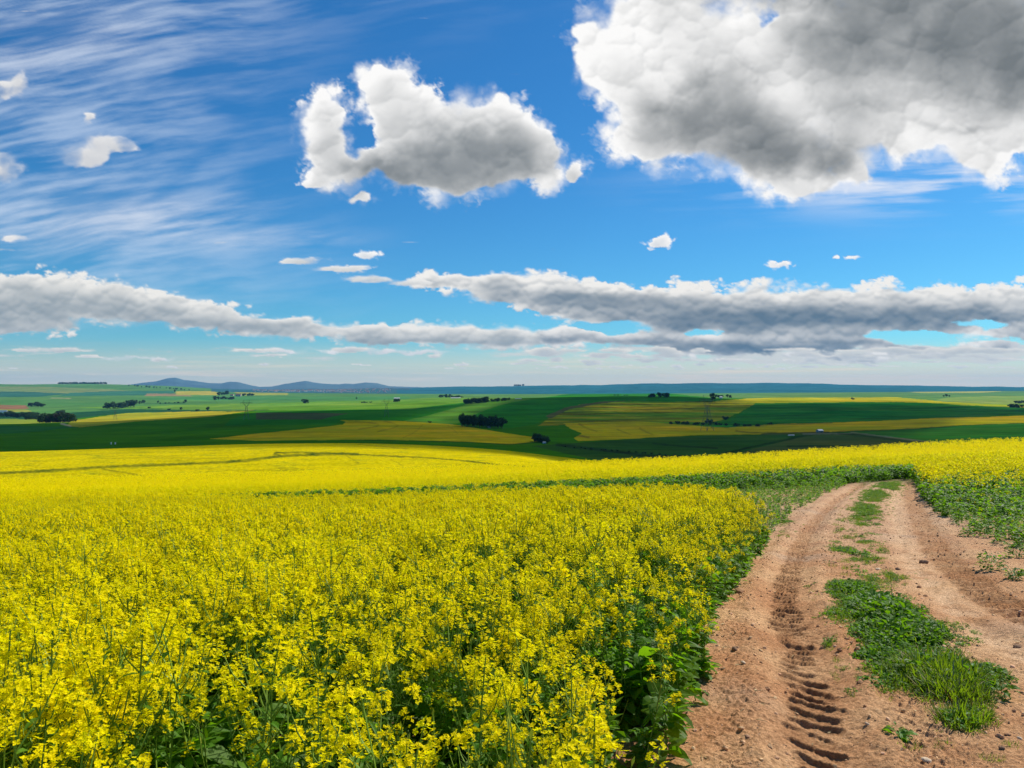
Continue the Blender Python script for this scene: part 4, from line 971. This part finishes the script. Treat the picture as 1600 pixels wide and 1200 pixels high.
grove(724, 760, 632.5, 630, 14, 8.5, ['round', 'wide'], 'dark tree in the dense grove on the lit green slope', 'trees of the dense grove on the lit slope')
grove(768, 796, 629.5, 627, 8, 5.5, ['round', 'wide'], 'dark tree in the thinner right part of the slope grove', 'trees of the thinner grove on the slope')
grove(719, 786, 666, 669, 24, 15, ['tall', 'round', 'tall'], 'tall dark tree of the big grove behind the yellow field', 'trees of the big grove behind the yellow field')
grove(834, 856, 690, 694, 6, 11, ['round', 'wide'], 'spreading tree at the tip of the yellow field', 'trees at the tip of the yellow field')
grove(803, 818, 601.5, 601.5, 5, 2.6, ['wide'], 'tiny tree standing on the skyline of the blue ridge', 'trees on the skyline of the blue ridge')
grove(1015, 1022, 621.5, 621.8, 3, 5, ['wide'], 'dark tree left in the row on the centre hilltop', 'left trees on the centre hilltop')
grove(1027, 1046, 622, 623, 5, 7, ['round'], 'slim round tree in the row on the centre hilltop', 'right trees on the centre hilltop')
grove(958, 984, 618.5, 619, 4, 1.7, ['bush'], 'tiny bush on the crest of the centre hill', 'bushes on the crest of the centre hill')
grove(1118, 1142, 622, 622, 5, 4.5, ['round', 'wide'], 'bluish tree by the far cottage right of the big lone tree', 'trees by the far cottage')
grove(1045, 1185, 663, 667, 16, 4.2, ['bush'], 'dark bush of the hedge running past the pylon foot', 'bushes of the hedge past the pylon foot')
grove(1472, 1486, 621, 621, 4, 3.8, ['round'], 'bluish tree of the clump in the pale fields on the right', 'trees of the clump in the right pale fields')
grove(1578, 1606, 638, 638, 7, 5.5, ['wide', 'round'], 'dark tree of the clump at the right edge', 'trees of the clump at the right edge')
grove(1584, 1606, 631, 630.5, 5, 4, ['wide'], 'greyish tree behind the clump at the right edge', 'greyish trees at the right edge')
grove(1100, 1240, 718, 705, 16, 2.6, ['bush'], 'dark scrubby bush of the low hedge behind the near yellow crest', 'bushes of the hedge behind the near crest')
grove(880, 1090, 699, 716, 20, 2.4, ['bush'], 'dark scrubby bush along the valley stream line', 'bushes along the valley stream line')

m_white = plain('white_wall', (.78, .75, .70), .8, .08, .6); m_tin = plain('pale_tin_roof', (.62, .62, .62), .5, .15, 1.); m_red = plain('tile_roof', (.36, .17, .11), .8, .2, 1.)
m_pink = plain('pink_wall', (.62, .47, .42), .8, .1, .6); m_dark = plain('dark_opening', (.03, .03, .035), .4, .2, 1.); m_steel = plain('galvanised_steel', (.13, .15, .12), .6, .2, 2., .2)
def box(b, x0, x1, y0, y1, z0, z1, m=0):
    V = [(x, y, z) for z in (z0, z1) for y in (y0, y1) for x in (x0, x1)]
    b.add(V, [(0, 2, 3, 1), (4, 5, 7, 6), (0, 1, 5, 4), (2, 6, 7, 3), (0, 4, 6, 2), (1, 3, 7, 5)], m)
def part(name, b, mat, parent):
    return link(name, b.mesh(name, [mat]), parent)
def farm_building(px, Y, wpx, hpx, depth_m, wall, roof, label, rz=.15, name='farm_building', nwin=3, group=None):
    p = at(px, Y); k = p[1]/FP; w = wpx*k; h = hpx*k; hw = h*.62
    root = empty(name, tuple(p), label, 'building', group, rz)
    b = MB(); x0, x1, y0, y1 = -w/2, w/2, 0, depth_m
    box(b, x0, x1, y0, y1, -1.5, hw)
    ym = (y0+y1)/2; b.add([(x0, y0, hw), (x0, ym, h-.05), (x0, y1, hw), (x0, ym, hw)], [(0, 1, 2, 3)], 0); b.add([(x1, y0, hw), (x1, ym, h-.05), (x1, y1, hw), (x1, ym, hw)], [(0, 1, 2, 3)], 0)
    part('wall', b, wall, root)
    b = MB(); e = .35; t = .15
    for s in (0, 1):
        ya, yb = (y0-e, ym) if s == 0 else (y1+e, ym)
        za = hw-(h-hw)*e/(ym-y0)
        V = [(x0-e, ya, za), (x1+e, ya, za), (x1+e, yb, h), (x0-e, yb, h), (x0-e, ya, za+t), (x1+e, ya, za+t), (x1+e, yb, h+t), (x0-e, yb, h+t)]
        b.add(V, [(0, 3, 2, 1), (4, 5, 6, 7), (0, 1, 5, 4), (2, 3, 7, 6), (0, 4, 7, 3), (1, 2, 6, 5)], 0)
    part('roof', b, roof, root)
    b = MB(); box(b, -w*.05, w*.05+.3, y0-.06, y0+.02, 0, min(hw*.8, 2.4)); part('door', b, m_dark, root)
    for i in range(nwin):
        cx = -w/2+w*(i+.5)/nwin
        if abs(cx-.1) < w*.09+.5: continue
        b = MB(); box(b, cx-w*.05, cx+w*.05, y0-.05, y0+.02, hw*.4, hw*.75); part('window', b, m_dark, root)
farm_building(1283, 676, 8.5, 5, 7, plain('dull_white_wall', (.42, .38, .33), .8, .1), m_tin, 'small white farm building at the edge of the long yellow field', .3)
farm_building(1237, 681, 9, 1.6, 3, m_white, m_tin, 'low pale shed by the track left of the white farm building', .1, 'shed', 2)
farm_building(4, 647, 12, 6, 8, m_white, m_tin, 'white farmhouse half cut by the left edge of the picture', .1)
farm_building(13, 650.5, 9, 3.5, 8, m_white, m_tin, 'long white-roofed barn beside the left-edge farmhouse', -.1, 'barn', 3)
farm_building(372, 619.5, 8, 4.5, 14, m_pink, m_red, 'pink farmhouse with tiled roof on the far plain', .1)
farm_building(362, 618.5, 5, 2.6, 12, m_pink, m_red, 'small pink outbuilding just left of the pink farmhouse', -.1, 'outbuilding', 2)
farm_building(620, 624.5, 9, 3.2, 12, plain('cream_wall', (.62, .52, .36), .8, .1), m_tin, 'cream farm building behind the faint pylon on the plain', .1)
farm_building(712, 623, 15, 1.8, 14, m_white, m_tin, 'long white farm sheds on the plain right of dark trees', .05, 'farm_shed', 5)
farm_building(765, 667.5, 5, 3, 6, m_white, m_tin, 'tiny white cottage among the tall dark grove', .2, 'cottage', 2)
farm_building(851, 693.5, 4, 3, 4, m_white, m_tin, 'tiny white hut under the trees at the yellow field tip', .2, 'hut', 2)
farm_building(1127, 622.5, 4, 3, 8, m_white, m_tin, 'white cottage among bluish trees on the far plain', .1, 'cottage', 2)
farm_building(810, 624, 10, 1.4, 12, plain('sand_wall', (.55, .47, .32), .8, .1), m_tin, 'low sand-coloured sheds on the crest above the slope grove', .1, 'farm_shed', 3)
def far_town():
    b = MB(); g = MB()
    for i in range(420):
        px = 395+215*random.random()**1.0; Y = random.uniform(609.2, 612.8) if px < 560 else random.uniform(608.8, 611.5)
        D = random.uniform(8000, 12000); x = (px-800)/FP*D; z = ZC-float(depth(np.array([px]), np.array([D]))[0])
        w, d, h = random.uniform(9, 22), random.uniform(8, 14), random.uniform(5, 12)
        q = random.choice([0, 0, 1, 2]); t = MB(); box(b, x-w/2, x+w/2, D, D+d, z-6, z+h*.65, q)
        b.add([(x-w/2, D, z+h*.65), (x+w/2, D, z+h*.65), (x+w/2, D+d/2, z+h), (x-w/2, D+d/2, z+h)], [(0, 1, 2, 3)], 3)
        b.add([(x-w/2, D+d, z+h*.65), (x+w/2, D+d, z+h*.65), (x+w/2, D+d/2, z+h), (x-w/2, D+d/2, z+h)], [(0, 3, 2, 1)], 3)
    o = link('town', b.mesh('town', [m_white, m_pink, m_tin, m_red])); tag(o, 'pale houses of a far-off town at the foot of the mountains', None, None, 'stuff')
far_town()
def pylon(px, Y, hpx, label, rz=.25):
    p = at(px, Y); D = p[1]; H = hpx*D/FP
    root = empty('pylon', tuple(p), label, 'pylon', 'lattice pylons across the farmland', rz); th = .0029*H
    def bar(b, a, c, r=th): b.tube([a, (np.array(a)+np.array(c))/2, c], r, r, 0, 4)
    b = MB(); L = [(0, .13), (.28, .085), (.5, .055), (.66, .035), (.72, .045), (.80, .12)]
    lv = [(H*t, H*w) for t, w in L[:4]]
    for (z0, w0), (z1, w1) in zip(lv[:-1], lv[1:]):
        c0 = [(s*w0, t*w0, z0) for s, t in ((-1, -1), (1, -1), (1, 1), (-1, 1))]; c1 = [(s*w1, t*w1, z1) for s, t in ((-1, -1), (1, -1), (1, 1), (-1, 1))]
        for i in range(4):
            j = (i+1) % 4; bar(b, c0[i], c1[i], th*1.5); bar(b, c0[i], c1[j], th*.8); bar(b, c0[j], c1[i], th*.8); bar(b, c1[i], c1[j], th)
    part('tower_body', b, m_steel, root)
    b = MB(); w = H*.035; z = H*.66
    for s in (-1, 1):       # the open fork above the waist
        for t in (-1, 1):
            bar(b, (s*w, t*w, z), (s*H*.17, t*w*.8, H*.86), th*1.2); bar(b, (s*w*.2, t*w, z), (s*H*.11, t*w*.8, H*.86), th)
        for q in (.25, .5, .75): bar(b, (s*(w+(H*.17-w)*q), -w, z+(H*.2)*q), (s*(w*.2+(H*.11-w*.2)*q), w, z+H*.2*q), th*.7)
        bar(b, (s*H*.17, 0, H*.86), (s*H*.13, 0, H), th); bar(b, (s*H*.11, 0, H*.86), (s*H*.13, 0, H), th)
    part('fork', b, m_steel, root)
    b = MB()
    for t in (-1, 1):
        bar(b, (-H*.30, 0, H*.875), (H*.30, 0, H*.875), th*1.2); bar(b, (-H*.22, t*w*.8, H*.845), (H*.22, t*w*.8, H*.845), th)
    for k in range(12):
        x0 = -H*.24+k*H*.04; bar(b, (x0, 0, H*.845), (x0+H*.02, 0, H*.875), th*.6); bar(b, (x0+H*.02, 0, H*.875), (x0+H*.04, 0, H*.845), th*.6)
    part('crossarm', b, m_steel, root)
    for x in (-.27, 0, .27):
        b = MB(); bar(b, (x*H, 0, H*.87), (x*H, 0, H*.79), th*1.3); part('insulator', b, m_dark, root)
pylon(385, 656, 31, 'faint lattice pylon on the left plain above the dark field', .2)
pylon(604, 651, 28, 'faint lattice pylon behind the yellow field left of centre', .2)
pylon(1105, 673, 56, 'tallest lattice pylon standing at the edge of the yellow strip', .5)
pylon(180, 656, 20, 'faintest lattice pylon on the yellowish left field', .2)
for px, lab in ((173.5, 'left of two small white gate pillars beyond the yellow field'), (180, 'right of two small white gate pillars beyond the yellow field')):
    p = at(px, 694.5); h = 3.4*p[1]/FP; root = empty('gate_pillar', tuple(p), lab, 'gate pillar', 'white gate pillars')
    b = MB(); box(b, -.45, .45, -.45, .45, -.5, h*.9); part('post', b, m_white, root)
    b = MB(); box(b, -.6, .6, -.6, .6, h*.9, h); part('cap', b, m_white, root)

# weeds standing by themselves
def relief_at(x, y): return float(relief(np.array([x]), np.array([y]))[0][0])
def weed(px, Y, H, kind, label, sp=.10):
    p = at(px, Y); p[2] += relief_at(p[0], p[1])-.01
    root = empty('weed', tuple(p), label, 'weed', None, random.uniform(0, 6))
    n = int(sp*420)
    b = MB()
    for i in range(n if kind != 'spindly' else 10):
        a = random.uniform(0, 6.283); r = sp*math.sqrt(random.random())*.6; z = H*random.uniform(.05, .8)
        b.leaf((r*math.cos(a), r*math.sin(a), z), (math.cos(a), math.sin(a), random.uniform(.1, 1.)), random.uniform(.04, .085), random.uniform(.02, .042), 0, random.uniform(.4, 1.2), 3, .3, .4, random.uniform(-.6, .6))
    if kind == 'spindly':
        for k in range(16):
            z = H*(.25+.72*k/16); a = k*2.4; b.leaf((0, 0, z), (math.cos(a), math.sin(a), .8), .05*(1.2-z/H), .016, 0, .8, 2, .2, .2)
    part('foliage', b, m_weed, root)
    b = MB()
    if kind == 'spindly': b.tube([(0, 0, 0), (.01, 0, H*.5), (0, .01, H)], .005, .002, 0, 4)
    else:
        for k in range(6):
            a = k*1.05; b.tube([(0, 0, 0), (math.cos(a)*sp*.3, math.sin(a)*sp*.3, H*.4), (math.cos(a)*sp*.5, math.sin(a)*sp*.5, H*.7)], .003, .002, 0, 3)
    part('stem', b, m_stem, root)
weed(1393, 968, .42, 'spindly', 'tall spindly weed rising from the strip between the wheel tracks')
weed(1563, 1088, .13, 'leafy', 'small dark weed casting a shadow at the lower right of the grass strip', .10)
weed(1548, 892, .26, 'leafy', 'bushy green weed on the bare earth right of the tread marks', .26)
weed(1585, 908, .16, 'leafy', 'small weed below the bushy green weed at the right edge', .16)
weed(1590, 872, .26, 'leafy', 'large leafy weed at the right edge of the picture', .24)
weed(1407, 1158, .07, 'leafy', 'tiny sprouting weed on the sand near the bottom of the track', .05)
weed(1530, 832, .30, 'leafy', 'leafy weed on the fringe of the right green bank', .30)
weed(1512, 838, .22, 'leafy', 'smaller weed left on the fringe of the right green bank', .2)
weed(1345, 868, .10, 'leafy', 'low dark weed clump in the middle of the upper track', .2)
# larger stones
def stone(px, Y, wpx, label, mat):
    p = at(px, Y); r = wpx*.5*p[1]/FP; p[2] += relief_at(p[0], p[1])+r*.15
    o = link('stone', pebble(mat, 2), None, tuple(p), random.uniform(0, 6), r); tag(o, label, 'stone')
m_st1 = plain('stone_brown', (.42, .23, .12), .85, .3, 2., .02); m_st2 = plain('stone_pale', (.66, .50, .34), .85, .25, 2., .02); m_st3 = plain('stone_dark', (.26, .16, .10), .85, .3, 2., .02)
for px, Y, w, lab, m in [(1155, 928, 17, 'large brown stone at the left edge of the track by the crop', m_st1), (1148, 1020, 12, 'dark flat stone left of the tyre marks below the crop edge', m_st3), (1443, 879, 12, 'dark stone on the pale right wheel line', m_st3),
    (1403, 890, 9, 'dark stone right of the spindly weed top', m_st3), (1372, 890, 8, 'pale stone above the upper grass patch', m_st2), (1446, 930, 8, 'reddish brown stone mid right of the grass strip', m_st1), (1436, 915, 9, 'brown clod stone beside the right wheel line', m_st1),
    (1430, 961, 9, 'reddish stone right of the leafy herbs', m_st1), (1477, 970, 8, 'round reddish stone near the tip of the herb patch', m_st1), (1504, 976, 6, 'small pale stone right of the herb patch', m_st2), (1500, 1007, 11, 'white flat stone right of the grass strip', m_st2),
    (1590, 1006, 13, 'dark stone at the right edge on the track', m_st3), (1312, 1021, 10, 'brown stone left of the grass strip', m_st1), (1344, 1074, 12, 'round brown stone at the lower left of the grass strip', m_st1), (1161, 1042, 9, 'pale stone pair member lying left of the tyre marks', m_st2),
    (1352, 1108, 8, 'small reddish stone below the grass strip', m_st1), (1355, 1137, 8, 'pale pebble near the tiny sprouting weed', m_st2), (1566, 1176, 8, 'dark round stone near the bottom right corner', m_st3), (1593, 1155, 8, 'white stone at the bottom right edge', m_st2),
    (1198, 1082, 11, 'reddish clod beside the left of the tyre marks', m_st1), (1447, 1196, 14, 'pale flat stone at the bottom edge of the track', m_st2), (1575, 1150, 9, 'brown stone left of the white stone at the right edge', m_st1)]:
    stone(px, Y, w, lab, m)

# ---------------------------------------------------------------- cloud deck added out of frame, shaped to shade the valley
CLOUD_H = 2500.
def shade_at(px, Y, D):
    """how much of the sun the deck keeps off the land here (0..1)"""
    front = np.interp(px, [-600, 0, 250, 380, 560, 700, 850, 960, 1200, 2200], [500, 480, 440, 372, 340, 325, 300, 300, 330, 430])
    s = sstep(front, front*1.10+12, D)
    back = np.interp(px, [-600, 0, 130, 200, 400, 600, 720, 800, 1000, 1150, 1300, 1600, 2200], [1550, 1500, 1480, 1520, 1620, 1900, 2150, 2500, 2900, 2450, 2500, 2300, 2300])
    s = s*(1-sstep(back*.99, back*1.05, D))
    def hole(poly, k):
        m = np.zeros_like(px)
        for dx, dy in [(0, 0), (9, 0), (-9, 0), (0, 1.6), (0, -1.6), (5, 1), (-5, -1)]: m += inpoly(px+dx, Y+dy, poly)
        return 1-k*m/7
    s = s*hole([(640, 657), (700, 640), (760, 628), (810, 624), (780, 636), (745, 648), (715, 662), (680, 662)], .75)
    s = s*hole([(930, 646), (960, 632), (1060, 629), (1120, 630), (1080, 640), (1000, 642)], .30)
    s = s*hole([(1120, 630), (1200, 620), (1480, 620), (1600, 632), (1600, 639), (1480, 634), (1300, 629), (1150, 632)], .55)
    s = s*hole([(1420, 690), (1440, 672), (1610, 660), (1700, 660), (1700, 700), (1600, 690)], .45)
    s = s*hole([(1480, 668), (1500, 652), (1700, 644), (1700, 664)], .45)
    return s*.82
def shade_cloud():
    off = SDIR[:2]/SDIR[2]
    gx = np.arange(-2600, 4200, 16.); gy = np.arange(180, 3400, 10.)
    GX, GY = np.meshgrid(gx, gy)
    PX, DD = land_px(GX, GY); zg = ZC-depth(PX, DD); YY = HOR+FP*(ZC-zg)/DD
    s = shade_at(PX, YY, DD)*sstep(-2600, -2300, GX)*sstep(4200, 3900, GX)
    s = np.clip(s + .12*s*fbm(GX/160, GY/160, 1800, 4), 0, 1)
    zc = CLOUD_H; CX = GX+off[0]*(zc-zg); CY = GY+off[1]*(zc-zg)
    puff = 60+90*np.abs(fbm(GX/420, GY/420, 1810, 4))+60*fbm(GX/150, GY/150, 1820, 4)
    lo = zc - 12*np.ones_like(GX)*s; hi = zc + puff*s
    M = Mat('shade_cloud_skin'); a = M.n('Attribute', attribute_name='cover').outputs['Fac']
    d = M.n('BsdfDiffuse'); d.inputs['Color'].default_value = (.9, .9, .9, 1); t = M.n('BsdfTransparent'); ms = M.n('MixShader')
    M.l(a, ms.inputs[0]); M.l(t.outputs[0], ms.inputs[1]); M.l(d.outputs[0], ms.inputs[2]); M.l(ms.outputs[0], M.out.inputs[0])
    nr, nc = GX.shape; keep_v = s > .004
    F = grid_faces(nr, nc); k = keep_v.ravel()[F].any(1); F = F[k]
    V = np.concatenate([np.stack([CX, CY, lo], -1).reshape(-1, 3), np.stack([CX, CY, hi], -1).reshape(-1, 3)])
    F = np.concatenate([F[:, ::-1], F+nr*nc])
    used = np.unique(F); mp = np.zeros(len(V), int); mp[used] = np.arange(len(used))
    me = mesh_np('shade_cloud', V[used], mp[F], [M.m], smooth=True)
    cov = 1-np.sqrt(1-np.concatenate([s.ravel(), s.ravel()])[used])     # two skins, one cover
    fattr(me, 'cover', cov); tag(link('shade_cloud', me), 'unseen cloud shaped to shade the valley', None, None, 'stuff')
shade_cloud()

# ---------------------------------------------------------------- haze
def haze():
    x0, x1, y0, y1, z0, z1 = -24000, 24000, -27000, 27500, -260, 480
    V = [(x, y, z) for z in (z0, z1) for y in (y0, y1) for x in (x0, x1)]
    F = [(0, 2, 3, 1), (4, 5, 7, 6), (0, 1, 5, 4), (2, 6, 7, 3), (0, 4, 6, 2), (1, 3, 7, 5)]
    M = Mat('haze_air'); v = M.n('VolumePrincipled'); v.inputs['Color'].default_value = (.20, .56, 1, 1)
    v.inputs['Density'].default_value = HAZE; v.inputs['Anisotropy'].default_value = .1
    M.l(v.outputs[0], M.out.inputs['Volume'])
    me = mesh_np('haze', V, F, [M.m]); tag(link('haze', me), 'thin blue haze over the farmland', None, None, 'stuff')
HAZE = 2.5e-5
haze()
